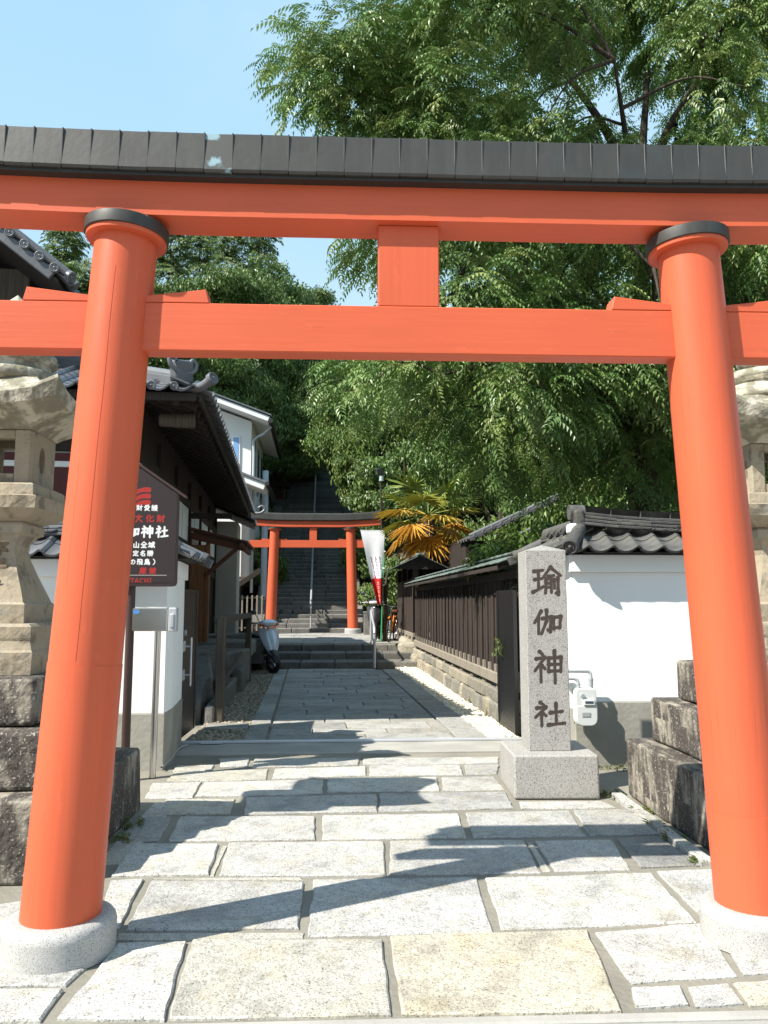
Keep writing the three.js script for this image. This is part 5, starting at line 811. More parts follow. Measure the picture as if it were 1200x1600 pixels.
// ------------------------------------------------------------------ scooters
function wheel(o, name, y, z, r, spoke) {
  const w = new THREE.Group(); w.name = name; w.position.set(0, y, z); o.add(w);
  part(w, 'tyre', new THREE.TorusGeometry(r - 0.05, 0.052, 12, 32).rotateY(Math.PI / 2), M.rubber);
  const rim = [moved(new THREE.TorusGeometry(r - 0.105, 0.018, 8, 28), 0, 0, 0, 0, Math.PI / 2), new THREE.CylinderGeometry(0.045, 0.045, 0.12, 14).rotateZ(Math.PI / 2)];
  for (let k = 0; k < 3; k++) { const a = k / 3 * 6.283 + 0.4; rim.push(bar([0, Math.cos(a) * 0.03, Math.sin(a) * 0.03], [0, Math.cos(a) * (r - 0.1), Math.sin(a) * (r - 0.1)], 0.05, 0.05)); }
  part(w, 'rim', join(rim), spoke);
}
function scooter(label, pos, turn, body, lean = 0, amb = [0.55, 0.11, 0.02]) {
  const o = thing('motor_scooter', label, 'scooter', pos, turn); o.rotation.z = lean;
  const dark = std([0.02, 0.02, 0.022], { roughness: 0.5 }), lens = new THREE.MeshPhysicalMaterial({ color: C(0.55, 0.52, 0.5), roughness: 0.08, clearcoat: 1 }), amber = std(amb, { roughness: 0.2 });
  wheel(o, 'front_wheel', 0.245, 0.60, 0.245, std([0.25, 0.25, 0.27], { roughness: 0.4, metalness: 0.6 })); wheel(o, 'rear_wheel', 0.245, -0.62, 0.245, dark); o.children[0].rotation.y = 0.30;
  part(o, 'front_fender', gridBox(1, 1, 1, 4, 10, 1, (v) => { const a = (v.y + 0.5) * 2.1 - 0.5, x = v.x, r = 0.285 + v.z * 0.02 - 0.03 * x * x * 4; v.set(x * 0.17, 0.245 + r * Math.sin(a + 0.55), 0.60 + r * Math.cos(a + 0.55)); }), dark);
  for (const s of [-1, 1]) part(o, 'fork_leg', rod([s * 0.085, 0.245, 0.60], [s * 0.075, 0.62, 0.46], 0.026), dark);
  part(o, 'leg_shield', gridBox(1, 1, 1, 10, 12, 1, (v) => { const t = v.y + 0.5, w = 0.035 + 0.19 * Math.pow(Math.sin(Math.min(1, t * 1.05 + 0.02) * Math.PI * 0.56), 0.8), x = v.x * 2; v.set(x * w, 0.40 + t * 0.60, 0.66 - 0.30 * t - 0.10 * x * x * (0.5 + t) + v.z * 0.03 + 0.05 * Math.sin(t * 3)); }), body);
  part(o, 'front_emblem', chamfer(0.075, 0.045, 0.02, 0.006), dark, [0, 0.86, 0.455]); part(o, 'leg_panel', chamfer(0.36, 0.55, 0.05, 0.02), dark, [0, 0.68, 0.30], [-0.35, 0, 0]);
  part(o, 'steering_neck', rod([0, 0.92, 0.38], [0, 1.06, 0.33], 0.05, 0.045, 14), M.alu);
  const hc = new THREE.SphereGeometry(1, 20, 14); hc.scale(0.22, 0.085, 0.12); part(o, 'handlebar_cover', hc, body, [0, 1.105, 0.33], [0.3, 0, 0]);
  const hl = new THREE.SphereGeometry(1, 18, 12); hl.scale(0.15, 0.055, 0.05); part(o, 'headlight', hl, lens, [0, 1.085, 0.43]);
  for (const s of [-1, 1]) { part(o, 'turn_signal', new THREE.SphereGeometry(0.05, 12, 8).scale(1.2, 0.7, 0.7), amber, [s * 0.17, 1.075, 0.39]); part(o, 'hand_grip', rod([s * 0.18, 1.11, 0.31], [s * 0.36, 1.12, 0.24], 0.02), M.rubber); part(o, 'brake_lever', rod([s * 0.2, 1.11, 0.35], [s * 0.36, 1.10, 0.32], 0.008), M.alu); part(o, 'mirror_stem', tube([[s * 0.2, 1.13, 0.32], [s * 0.25, 1.25, 0.31], [s * 0.30, 1.33, 0.28]], 0.009, 10, 6), dark); const mg = new THREE.SphereGeometry(1, 14, 10); mg.scale(0.072, 0.05, 0.018); part(o, 'mirror', mg, dark, [s * 0.33, 1.36, 0.28], [0, s * 0.2, s * 0.2]); }
  part(o, 'floor_board', roughBlock(0.34, 0.10, 0.46, 0.002, 1, 4, 0.03), dark, [0, 0.34, 0.10]);
  part(o, 'rear_body', gridBox(1, 1, 1, 6, 6, 10, (v) => { const t = v.z + 0.5, w = 0.16 + 0.05 * Math.sin(t * 3) , x = v.x * 2, y = v.y + 0.5; v.set(x * w * (1 - 0.25 * y * y), 0.32 + y * (0.42 - 0.05 * t) + 0.10 * (1 - t), -0.95 + t * 0.85); }), body);
  part(o, 'seat', roughBlock(0.27, 0.10, 0.66, 0.004, 2, 5, 0.045), M.rubber, [0, 0.79, -0.48], [0.06, 0, 0]); part(o, 'tail_lamp', roughBlock(0.16, 0.08, 0.05, 0.002, 2, 3, 0.02), std([0.4, 0.02, 0.02], { roughness: 0.2 }), [0, 0.68, -0.955]); part(o, 'exhaust', rod([0.16, 0.27, -0.3], [0.17, 0.33, -0.85], 0.055, 0.05, 12), dark); part(o, 'stand', rod([-0.08, 0.3, -0.1], [-0.2, 0.0, -0.16], 0.012), dark);
  return o;
}
scooter('silver blue motor scooter parked on the gravel before the low steps', [-1.92, -0.01, -18.35], 0.42, new THREE.MeshPhysicalMaterial({ color: C(0.56, 0.61, 0.68), roughness: 0.32, metalness: 0.2, clearcoat: 0.8, clearcoatRoughness: 0.1 }), 0.04);
scooter('black motor scooter parked behind the banner pole', [0.80, LY, -23.0], -0.15, new THREE.MeshPhysicalMaterial({ color: C(0.02, 0.02, 0.022), roughness: 0.35, clearcoat: 0.4 }), 0.03, [0.12, 0.05, 0.03]);
// ------------------------------------------------------------------ bicycle
{
  const o = thing('bicycle', 'bicycle with orange frame leaning near the roofed wicket', 'bicycle', [1.20, LY, -22.6], -0.22); o.rotation.z = -0.06;
  const or = std([0.62, 0.20, 0.03], { roughness: 0.35 });
  for (const z of [0.52, -0.52]) { const w = new THREE.Group(); w.name = 'wheel'; w.position.set(0, 0.33, z); o.add(w); part(w, 'tyre', new THREE.TorusGeometry(0.315, 0.02, 8, 40).rotateY(Math.PI / 2), M.rubber); part(w, 'rim', new THREE.TorusGeometry(0.29, 0.012, 6, 40).rotateY(Math.PI / 2), M.steel); const sp = []; for (let k = 0; k < 14; k++) { const a = k / 14 * 6.283; sp.push(rod([0, 0, 0], [0, Math.cos(a) * 0.29, Math.sin(a) * 0.29], 0.0025, 0.0025, 4)); } part(w, 'spokes', join(sp), M.steel); part(w, 'mudguard', new THREE.TorusGeometry(0.355, 0.03, 6, 24, 2.4).rotateY(Math.PI / 2).rotateX(z > 0 ? -0.3 : 0.3), or); }
  part(o, 'frame', join([rod([0, 0.85, 0.36], [0, 0.36, 0.02], 0.018), rod([0, 0.80, 0.37], [0, 0.45, -0.08], 0.016), rod([0, 0.30, 0.0], [0, 0.78, -0.16], 0.018), rod([0, 0.30, 0], [0, 0.33, -0.52], 0.013), rod([0, 0.70, -0.14], [0, 0.33, -0.52], 0.012)]), or); part(o, 'fork', rod([0, 0.33, 0.52], [0, 0.92, 0.33], 0.016), M.steel);
  part(o, 'handlebar', tube([[-0.29, 0.98, 0.15], [-0.24, 1.02, 0.27], [0, 0.98, 0.34], [0.24, 1.02, 0.27], [0.29, 0.98, 0.15]], 0.012, 24, 8), M.steel); part(o, 'saddle', roughBlock(0.19, 0.07, 0.27, 0.006, 2, 4, 0.03), std([0.22, 0.08, 0.03]), [0, 0.85, -0.2]);
  const bk = []; for (let i = 0; i < 4; i++) bk.push(moved(new THREE.TorusGeometry(0.17, 0.005, 4, 4), 0, 0.80 + i * 0.07, 0.54, Math.PI / 2, 0, 0)); for (let i = 0; i < 16; i++) { const a = i / 16 * 6.283; bk.push(rod([Math.cos(a) * 0.15, 0.78, 0.54 + Math.sin(a) * 0.14], [Math.cos(a) * 0.165, 1.03, 0.54 + Math.sin(a) * 0.155], 0.003, 0.003, 4)); } part(o, 'basket', join(bk), M.blackMetal);
  part(o, 'lamp', new THREE.CylinderGeometry(0.035, 0.025, 0.06, 12).rotateX(Math.PI / 2), M.steel, [0, 0.74, 0.47]); part(o, 'pedals', rod([-0.16, 0.22, 0.05], [0.16, 0.38, -0.05], 0.016), M.blackMetal);
}
// ------------------------------------------------------------------ banner and lamp pole
{
  const z = -22.2, o = thing('banner_flag', 'white and red vertical banner on a green pole', 'banner', [0, 0, z]);
  const pb = V(0.885, LY, 0), pt = V(1.0, 3.62, 0); part(o, 'pole', rod(pb, pt, 0.022, 0.016, 12), std([0.04, 0.30, 0.10], { roughness: 0.4 })); part(o, 'top_arm', rod([1.28, 3.585, 0], [0.29, 3.585, 0.02], 0.009, 0.009, 8), M.trim);
  for (const t of [0.35, 0.5, 0.65, 0.8, 0.92]) { const q = pb.clone().lerp(pt, t); part(o, 'tie', chamfer(0.07, 0.035, 0.05, 0.006), M.trim, [q.x, q.y, 0.0]); }
  const cw = 200, ch = 560, [c, x] = canvas(cw, ch); x.fillStyle = '#e6e8ec'; x.fillRect(0, 0, cw, ch); x.fillStyle = '#b3161e'; x.beginPath(); x.moveTo(0, 372); x.lineTo(60, 365); x.lineTo(75, 340); x.lineTo(100, 366); x.lineTo(cw, 362); x.lineTo(cw, ch); x.lineTo(0, ch); x.fill();
  x.strokeStyle = '#5d2358'; x.lineWidth = 5; x.lineCap = 'round'; const q = rng(9); for (let r = 0; r < 3; r++) for (let i = 0; i < 3 - (r === 2 ? 1 : 0); i++) { const X = 45 + i * 50 + r * 8, Y = 205 + r * 52; x.beginPath(); x.moveTo(X + q() * 10, Y); x.quadraticCurveTo(X + 30, Y + 5, X + 12, Y + 25); x.quadraticCurveTo(X + 2, Y + 38, X + 28, Y + 36); x.stroke(); x.beginPath(); x.moveTo(X + 8, Y - 6); x.lineTo(X + 14, Y + 30); x.stroke(); }
  x.fillStyle = '#c9a94e'; for (let i = 0; i < 3; i++) { x.fillRect(90 + (i % 2) * 20, 60 + i * 9, 14, 3); } x.fillStyle = '#e9d8a8'; for (let r = 0; r < 5; r++) { x.fillRect(100, 395 + r * 32, 26, 4); x.fillRect(110, 388 + r * 32, 4, 22); x.fillRect(98, 408 + r * 32, 32, 3); }
  const data = x.getImageData(0, 0, cw, ch).data, t = new THREE.DataTexture(new Uint8Array(cw * ch * 4), cw, ch); for (let j = 0; j < ch; j++) for (let i = 0; i < cw * 4; i++) t.image.data[j * cw * 4 + i] = data[(ch - 1 - j) * cw * 4 + i]; t.colorSpace = THREE.SRGBColorSpace; t.magFilter = THREE.LinearFilter; t.needsUpdate = true;
  const fgm = new THREE.PlaneGeometry(1, 1, 16, 24), p = fgm.attributes.position; for (let i = 0; i < p.count; i++) { const u = p.getX(i) + 0.5, v = p.getY(i) + 0.5, ed = lerp(0.905, 0.985, v), wd = lerp(0.13, 0.68, Math.pow(v, 0.95)); p.setXYZ(i, ed - wd * (1 - u), 1.52 + v * 2.05, 0.02 + 0.07 * (1 - v) * Math.sin((1 - u) * 7) + 0.02 * Math.sin(v * 9)); } fgm.computeVertexNormals(); fgm.userData.uvDone = true;
  part(o, 'cloth', fgm, new THREE.MeshPhysicalMaterial({ map: t, roughness: 0.9, side: THREE.DoubleSide, transmission: 0.15, thickness: 0 }));
  const l = thing('lamp_pole', 'tall slim brown pole with a small lamp behind the banner', 'lamp pole', [0.95, LY, -22.6]); part(l, 'pole', rod([0.05, 0, 0], [-0.07, 4.75, 0], 0.034, 0.028, 12), M.postBrown); part(l, 'base_post', chamfer(0.13, 1.6, 0.13, 0.01), M.postWood, [0.06, 0.8, -0.11]); part(l, 'lamp_head', roughBlock(0.16, 0.24, 0.16, 0.004, 3, 3, 0.03), M.blackMetal, [-0.09, 4.85, 0], [0, 0, 0.3]); part(l, 'lamp_glass', new THREE.CylinderGeometry(0.06, 0.07, 0.14, 12), std([0.35, 0.42, 0.42], { roughness: 0.2 }), [-0.04, 4.66, 0.05]);
}
// ------------------------------------------------------------------ on the hill: lattice shrine box, worship hall
{
  const o = thing('shrine_box', 'small red brown lattice shrine with a shingled roof beside the stairs', 'small shrine', [-4.1, 6.9, -42], 0.05);
  part(o, 'stone_base', roughBlock(1.6, 2.6, 1.3, 0.04, 3, 4, 0.06), M.stairStone[1], [0, -1.25, 0]); for (let i = 0; i < 6; i++) part(o, 'lattice_bar', chamfer(0.07, 0.75, 0.05, 0.006), M.rustWood, [-0.5 + i * 0.2, 0.5, 0.4]); for (const y of [0.12, 0.5, 0.88]) part(o, 'lattice_rail', chamfer(1.15, 0.08, 0.06, 0.006), M.rustWood, [0, y, 0.42]); part(o, 'box', chamfer(1.1, 0.85, 0.7, 0.01), M.darkWood, [0, 0.5, 0]); part(o, 'roof', gridBox(1.7, 0.14, 1.4, 8, 1, 6, (v) => { v.y += 1.05 - Math.abs(v.z) * 0.25; }), M.postWood);
  const h = thing('worship_hall', 'red shrine hall with curved grey roof at the top of the stairs', 'shrine', [-2.6, 13.1, -60]);
  part(h, 'platform', chamfer(8, 0.8, 6, 0.02), M.stairStone[1], [0, -0.35, -1]); for (let i = 0; i < 5; i++) part(h, 'post', rod([-3 + i * 1.5, 0, 1.2], [-3 + i * 1.5, 2.5, 1.2], 0.14), M.vermilion); part(h, 'back_wall', chamfer(6.4, 2.5, 0.2, 0.01), M.rustWood, [0, 1.25, -1.2]); part(h, 'beam', chamfer(6.8, 0.3, 0.3, 0.01), M.vermilion, [0, 2.55, 1.2]);
  part(h, 'roof', gridBox(8.4, 0.22, 6.4, 24, 1, 12, (v) => { v.y += 2.75 + (3.2 - Math.abs(v.z)) * 0.45 + 0.5 * Math.cos(Math.min(1, Math.abs(v.x) / 2.2) * Math.PI) * (v.z > 0 ? v.z / 3.2 : 0) + 0.02 * v.x * v.x; }), M.tile[2]); part(h, 'ridge', chamfer(7.5, 0.4, 0.4, 0.04), M.tile[0], [0, 4.45, 0]);
}
// ------------------------------------------------------------------ tiled house behind the board fence
{
  const o = thing('garden_house', 'dark timber house with pale edged tile roofs behind the board fence', 'house', [4.2, 0, -19.0], 0.1);
  part(o, 'wall', chamfer(4.0, 3.1, 3.6, 0.01), M.darkWood, [0.6, 1.5, -1.9]); for (let i = 0; i < 4; i++) { const w = part(o, 'window', chamfer(0.62, 0.8, 0.05, 0.006), M.brownWood, [-0.95 + i * 0.8, 2.35, -0.08]); part(w, 'pane', chamfer(0.5, 0.68, 0.03, 0.004), std([0.42, 0.30, 0.16], { roughness: 0.5 }), [0, 0, 0.02]); }
  for (const [x0, y0, z0, len] of [[-1.45, 3.05, 0.55, 2.2], [-1.35, 2.60, 0.75, 1.3]]) {
    const n = Math.ceil(len / 0.22), sl = 0.46, ps = Math.atan(sl);
    for (let r = 0; r < n; r++) { for (let i = 0; i < 4; i++) { const t = part(o, 'pantile', pantile(0.262, 0.29, 0.022, 1.15), pick(M.mossTile), [x0 + 0.22 * (r + 1), y0 + 0.22 * (r + 1) * sl, z0 - 0.14 - 0.262 * i]); t.rotation.set(0, -Math.PI / 2, 0); t.rotateX(ps); } part(o, 'verge_tile', chamfer(0.25, 0.10, 0.05, 0.01), pick(M.tile), [x0 + 0.22 * (r + 0.5), y0 + 0.22 * (r + 0.5) * sl - 0.02, z0 + 0.03], [0, 0, ps]); disc(o, [x0 + 0.22 * (r + 0.5), y0 + 0.22 * (r + 0.5) * sl + 0.01, z0 + 0.05], [0, 0, 1], 0.045, M.tile[2]); }
    part(o, 'roof_deck', bar([x0 + 0.05, y0 - 0.03, z0 - 1.6], [x0 + len, y0 - 0.03 + len * sl, z0 - 1.6], 3.1, 0.05), M.darkWood);
    part(o, 'verge', rod([x0, y0 + 0.06, z0 - 0.03], [x0 + len, y0 + 0.06 + len * sl, z0 - 0.03], 0.05, 0.05, 12), M.tile[2]);
  }
}

// ================================================================== VEGETATION
const UPV = V(0, 1, 0);
function leaflet(L, W, fold) { return [[0, 0, 0], [L * 0.42, fold, W / 2], [L, -L * 0.12, 0], [L * 0.42, fold, -W / 2]]; }
function addLeaf(pos, base, dir, up, L, W) {
  const d = dir.clone().normalize(), s = d.clone().cross(up).normalize(), u = s.clone().cross(d), pt = leaflet(L, W, W * 0.22).map(([a, b, c]) => base.clone().addScaledVector(d, a).addScaledVector(u, b).addScaledVector(s, c));
  for (const [i, j, k] of [[0, 1, 2], [0, 2, 3]]) for (const p of [pt[i], pt[j], pt[k]]) pos.push(p.x, p.y, p.z);
}
function geo(pos) { const g = new THREE.BufferGeometry(); g.setAttribute('position', new THREE.Float32BufferAttribute(pos, 3)); g.computeVertexNormals(); g.setAttribute('uv', new THREE.Float32BufferAttribute(new Float32Array(pos.length / 3 * 2), 2)); return g; }
function pinnateTwig(seed, nLeaf, len, rach) {                       // twig with arching pinnate leaves
  const q = rng(seed), pos = [];
  for (let k = 0; k < nLeaf; k++) {
    const t = (k + 0.6) / nLeaf, base = V(len * t, -len * 0.28 * t * t, 0), az = k * 2.4 + q() * 0.6, d0 = V(0.55 + 0.3 * q(), 0.35 * Math.cos(az) + 0.15, 0.9 * Math.sin(az)).normalize(), n = 5, Lr = rach * (0.75 + q() * 0.5);
    for (let i = 0; i <= n; i++) { const s = i / n, p = base.clone().addScaledVector(d0, Lr * s); p.y -= Lr * 0.55 * s * s; const td = d0.clone(); td.y -= 1.1 * s; td.normalize(); const side = td.clone().cross(UPV).normalize(); const LL = Lr * 0.40 * (1 - 0.25 * s), WW = LL * 0.40;
      if (i === n) addLeaf(pos, p, td, UPV, LL, WW); else for (const sg of [-1, 1]) { const ld = side.clone().multiplyScalar(sg).addScaledVector(td, 0.65); ld.y -= 0.35 + 0.2 * q(); addLeaf(pos, p, ld, UPV, LL, WW); } }
  }
  return geo(pos);
}
function leafClump(seed, n, r, L, W, flat = 0.6) { const q = rng(seed), pos = []; for (let i = 0; i < n; i++) { const b = V((q() - 0.5) * 2 * r, (q() - 0.5) * 2 * r * flat, (q() - 0.5) * 2 * r), d = V(q() - 0.5, -0.25 - q() * 0.3, q() - 0.5); addLeaf(pos, b, d, V(q() - 0.5, 1, q() - 0.5).normalize(), L * (0.7 + q() * 0.6), W); } return geo(pos); }
function needleSpray(seed, n, L) { const q = rng(seed), pos = []; for (let i = 0; i < n; i++) { const t = q(), b = V(L * t, -L * 0.3 * t * t, (q() - 0.5) * L * 0.55 * (1 - t * 0.6)), d = V(0.8, -0.4 - q() * 0.5, (q() - 0.5) * 1.6); addLeaf(pos, b, d, UPV, L * 0.24, L * 0.07); } return geo(pos); }
function crown(parent, g, mat, items, tints, seed, name = 'crown') {  // items: [position, direction, scale]
  const q = rng(seed), m = new THREE.InstancedMesh(g, mat, items.length), M4 = new THREE.Matrix4(), X = V(0, 0, 0), Y = V(0, 0, 0), Z = V(0, 0, 0), c = new THREE.Color();
  items.forEach(([p, d, s], i) => { X.copy(d).normalize(); Z.crossVectors(X, Math.abs(X.y) > 0.95 ? V(1, 0, 0) : UPV).normalize(); Y.crossVectors(Z, X); M4.makeBasis(X.multiplyScalar(s), Y.multiplyScalar(s), Z.multiplyScalar(s)); M4.setPosition(p); m.setMatrixAt(i, M4); const t = tints[Math.floor(q() * tints.length)], k = 0.8 + q() * 0.4; m.setColorAt(i, c.setRGB(t[0] * k, t[1] * k, t[2] * k)); });
  m.name = name; m.castShadow = m.receiveShadow = true; m.userData.kind = 'stuff'; parent.add(m); return m;
}
const inPoly = (x, y, P) => { let c = false; for (let i = 0, j = P.length - 1; i < P.length; j = i++) if ((P[i][1] > y) !== (P[j][1] > y) && x < (P[j][0] - P[i][0]) * (y - P[i][1]) / (P[j][1] - P[i][1]) + P[i][0]) c = !c; return c; };
const sphereDir = (q) => { const z = q() * 2 - 1, a = q() * 6.283, r = Math.sqrt(1 - z * z); return V(r * Math.cos(a), z, r * Math.sin(a)); };

// the big pinnate-leaved tree behind the right-hand wall
{
  const q = rng(2024), o = thing('spreading_tree', 'large spreading tree with long feathery leaves behind the white wall', 'tree', [0, 0, 0]);
  const root = V(5.6, -0.1, -14.6), fork = V(5.45, 4.6, -14.4), top = V(5.5, 9.2, -14.0);
  part(o, 'trunk', taper([root, V(5.65, 2, -14.6), fork, V(5.5, 7, -14.1), top, V(5.7, 12.0, -13.8)], [0.40, 0.33, 0.26, 0.16, 0.10, 0.04], 12), M.bark);
  const limbs = [[fork, V(3.2, 6.0, -13.2), V(0.6, 7.0, -12.4)], [fork, V(3.4, 5.6, -12.6), V(1.4, 5.0, -11.6)], [V(5.5, 6.2, -14.2), V(3.0, 8.8, -13.4), V(-0.2, 9.9, -12.8)], [top, V(4.0, 11, -13.2), V(2.2, 12.6, -12.6)], [top, V(6.4, 11.2, -13.2), V(7.2, 13, -12.8)], [fork, V(6.4, 6.4, -12.6), V(7.4, 7.2, -11.2)], [fork, V(5.0, 6, -12.4), V(4.4, 6.4, -10.8)], [V(5.5, 7.4, -14), V(4.6, 9.2, -12.2), V(4.0, 9.8, -11.0)], [V(5.5, 8.2, -14), V(7.8, 9.6, -13.4), V(9.2, 10.2, -12.6)], [fork, V(7.6, 5.6, -13.2), V(9.2, 5.6, -12.4)], [fork, V(3.8, 5.2, -14.8), V(1.4, 5.6, -15.4)]];
  const cv = limbs.map((l) => new THREE.CatmullRomCurve3(l));
  limbs.forEach((l, i) => part(o, 'limb', taper([l[0], l[0].clone().lerp(l[1], 0.5).add(V(0, 0.2, 0)), l[1], l[2]], [0.11, 0.08, 0.05, 0.02], 8), M.bark));
  const shape = [[488, 95], [520, 40], [580, 18], [640, 30], [690, -60], [800, -260], [1420, -260], [1420, 790], [1060, 800], [900, 750], [820, 750], [740, 715], [665, 672], [625, 660], [592, 645], [575, 600], [600, 560], [640, 520], [690, 470], [690, 410], [590, 385], [590, 362], [620, 330], [630, 240], [540, 260], [525, 160]];
  const items = [], branches = [];
  const seeds = [[512, 92, 12.2], [500, 110, 12.9], [548, 62, 12.4], [585, 70, 12.8], [530, 150, 12.2], [575, 130, 12.6], [600, 110, 12.0], [560, 195, 12.7], [610, 170, 12.3], [640, 100, 12.8]].map((a) => at(...a)); let guard = 0; while (seeds.length < 205 && guard++ < 20000) { const px = 470 + q() * 940, py = -260 + q() * 1070, d = 10.6 + q() * 4.6; if (!inPoly(px, py, shape)) continue; if (py > 640 && d < 11.6) continue; const p = at(px, py, d); if (px > 900 && px < 1090 && py < 250 && d < 13.6 && q() < 0.6) continue; if (py < 200 && vn(px / 85, py / 85, 4096, 3) > 0.62) continue; if (seeds.some((s) => s.distanceTo(p) < 0.70)) continue; seeds.push(p); }
  for (const p of seeds) {
    let best = null; for (const c of cv) for (let k = 3; k <= 10; k++) { const b = c.getPoint(k / 10), e = b.distanceTo(p); if (!best || e < best[1]) best = [b, e]; }
    const b = best[0], mid = b.clone().lerp(p, 0.55).add(V(0, 0.22 * Math.min(1.5, best[1]), 0)), out = p.clone().sub(b).setY(0).normalize();
    branches.push(taper([b, mid, p], [0.012 + 0.014 * Math.min(2.2, best[1]), 0.02, 0.006], 5));
    const R0 = 0.55 + q() * 0.35, n = Math.round(30 + R0 * 26);
    for (let k = 0; k < n; k++) { const dv = sphereDir(q), r = R0 * Math.pow(q(), 0.45), tp = p.clone().add(V(dv.x * r * 1.15, dv.y * r * 0.72, dv.z * r * 1.15)); const dir = dv.clone().multiplyScalar(0.8).addScaledVector(out, 0.55); dir.y = dir.y * 0.45 - 0.12 - 0.25 * q(); items.push([tp, dir, 0.62 + q() * 0.45]); }
  }
  const b2 = part(o, 'branches', join(branches), M.bark); b2.userData.kind = 'stuff';
  const mat = leafMat([1, 1, 1], { roughness: 0.40, transmission: 0.5, specularIntensity: 0.6 }), tints = [[0.22, 0.335, 0.095], [0.185, 0.295, 0.085], [0.275, 0.375, 0.125], [0.155, 0.255, 0.075], [0.30, 0.37, 0.12]];
  for (let v = 0; v < 3; v++) crown(o, pinnateTwig(50 + v, 5, 0.42, 0.30), mat, items.filter((_, i) => i % 3 === v), tints, 7 + v);
}
// other trees
function tree(name, label, px, topPy, d, r, kind, group, n = 1700, baseY) {
  const q = rng(Math.floor(px * 31 + d * 7 + topPy)), tp = at(px, topPy, d), gy = baseY ?? (rise(tp.x, -d) - 0.3), H = tp.y - gy, o = thing(name, label, 'tree', [tp.x, gy, -d], 0, group);
  const items = [], lean = (q() - 0.5) * 0.6;
  part(o, 'trunk', taper([V(0, -0.3, 0), V(lean * 0.3, H * 0.4, 0), V(lean, H * 0.92, 0)], [0.05 + r * 0.05, 0.04 + r * 0.035, 0.03], 8), M.bark);
  if (kind === 'conifer') {
    for (let k = 0; k < n; k++) { const t = Math.pow(q(), 0.8), y = H * (0.22 + 0.78 * t), rad = r * (0.15 + 0.95 * (1 - t)) * (0.55 + 0.45 * Math.sin(y * 3.1 + px)) * Math.sqrt(q() * 0.75 + 0.25), a = q() * 6.283; items.push([V(Math.cos(a) * rad + lean * t, y, Math.sin(a) * rad), V(Math.cos(a), 0.25 - 0.6 * q(), Math.sin(a)), 0.75 + q() * 0.5]); }
    crown(o, needleSpray(px | 0, 34, 0.75), treeMats.conifer, items, [[0.20, 0.285, 0.09], [0.23, 0.315, 0.10], [0.16, 0.235, 0.075]], px | 0);
  } else {
    const blobs = []; const nb = 9 + Math.floor(r * 3); for (let b = 0; b < nb; b++) { const dv = sphereDir(q), cy = H - Math.min(H * 0.42, r * 1.1); blobs.push([V(dv.x * r * 0.72 + lean * 0.8, cy + dv.y * Math.min(H * 0.36, r * 0.95), dv.z * r * 0.72), r * (0.28 + q() * 0.22)]); }
    const br = blobs.map(([c]) => taper([V(lean * 0.4, H * 0.45, 0), c.clone().multiplyScalar(0.6).setY(lerp(H * 0.45, c.y, 0.75)), c], [0.02 + r * 0.02, 0.03, 0.01], 5)); const bm = part(o, 'branches', join(br), M.bark); bm.userData.kind = 'stuff';
    for (let k = 0; k < n; k++) { const [c, br2] = blobs[Math.floor(q() * nb)], dv = sphereDir(q), rr2 = br2 * Math.pow(q(), 0.35); items.push([V(c.x + dv.x * rr2 * 1.2, c.y + dv.y * rr2 * 0.75, c.z + dv.z * rr2 * 1.2), V(dv.x, dv.y * 0.5 - 0.15, dv.z), 0.7 + q() * 0.6]); }
    const T = kind === 'light' ? [[0.16, 0.25, 0.055], [0.13, 0.21, 0.05], [0.20, 0.26, 0.06]] : kind === 'yellow' ? [[0.30, 0.26, 0.05], [0.22, 0.24, 0.05]] : [[0.17, 0.255, 0.075], [0.21, 0.295, 0.085], [0.13, 0.21, 0.062]];
    const s = Math.min(1, 0.35 + r * 0.16); crown(o, leafClump(px | 0, 26, 0.34 * s + 0.05, 0.20 * s + 0.04, 0.085 * s + 0.02), treeMats.broad, items, T, px | 0);
  }
  return o;
}
const treeMats = { conifer: leafMat([1, 1, 1], { roughness: 0.55, transmission: 0.4 }), broad: leafMat([1, 1, 1], { roughness: 0.42, transmission: 0.42 }) };
const cg = 'conifers on the hill behind the old house';
for (const [px, py, d, r] of [[98, 350, 40, 3.0], [205, 335, 46, 3.4], [262, 345, 43, 3.0], [318, 340, 47, 2.8], [352, 350, 45, 3.0], [405, 345, 46, 3.0], [20, 420, 44, 2.6], [140, 410, 38, 2.8]]) tree('conifer_tree', 'dark green conifer with drooping sprays rising behind the old house roofs', px, py, d, r, 'conifer', cg, 800);
for (const [label, group, list] of [
  ['mid green broadleaf tree among the conifers behind the old house', 'broadleaf trees behind the old house', [[345, 425, 41, 3.2, 1500], [410, 418, 46, 3.0, 1300], [300, 470, 37, 2.6, 1300], [250, 450, 40, 3.0, 1200], [395, 480, 42, 3.0, 1600]]],
  ['mid green broadleaf tree close behind the roof of the white house', 'broadleaf trees behind the white house', [[300, 590, 38, 2.4, 1500], [352, 585, 39, 2.6, 1700], [375, 545, 40, 2.8, 2000], [330, 540, 39, 2.6, 1600], [430, 590, 41, 2.4, 1700], [420, 640, 45, 2.6, 1600]]],
  ['mid green broadleaf tree on the slope above the shrine hall roof', 'broadleaf trees about the shrine hall', [[485, 452, 66, 3.4, 1800], [440, 500, 64, 4.2, 2200], [455, 560, 63, 3.4, 2000], [520, 520, 65, 4.2, 2000], [515, 590, 66, 3.6, 1500], [470, 600, 57, 2.4, 1500]]],
  ['mid green broadleaf tree above the right kerb of the long stairs', 'broadleaf trees right of the long stairs', [[560, 520, 52, 3.2, 1800], [600, 530, 47, 3.2, 1800]]],
]) for (const [px, py, d, r, n] of list) tree('hill_tree', label, px, py, d, r, 'broad', group, n);
const lg = 'trees behind the spreading tree';
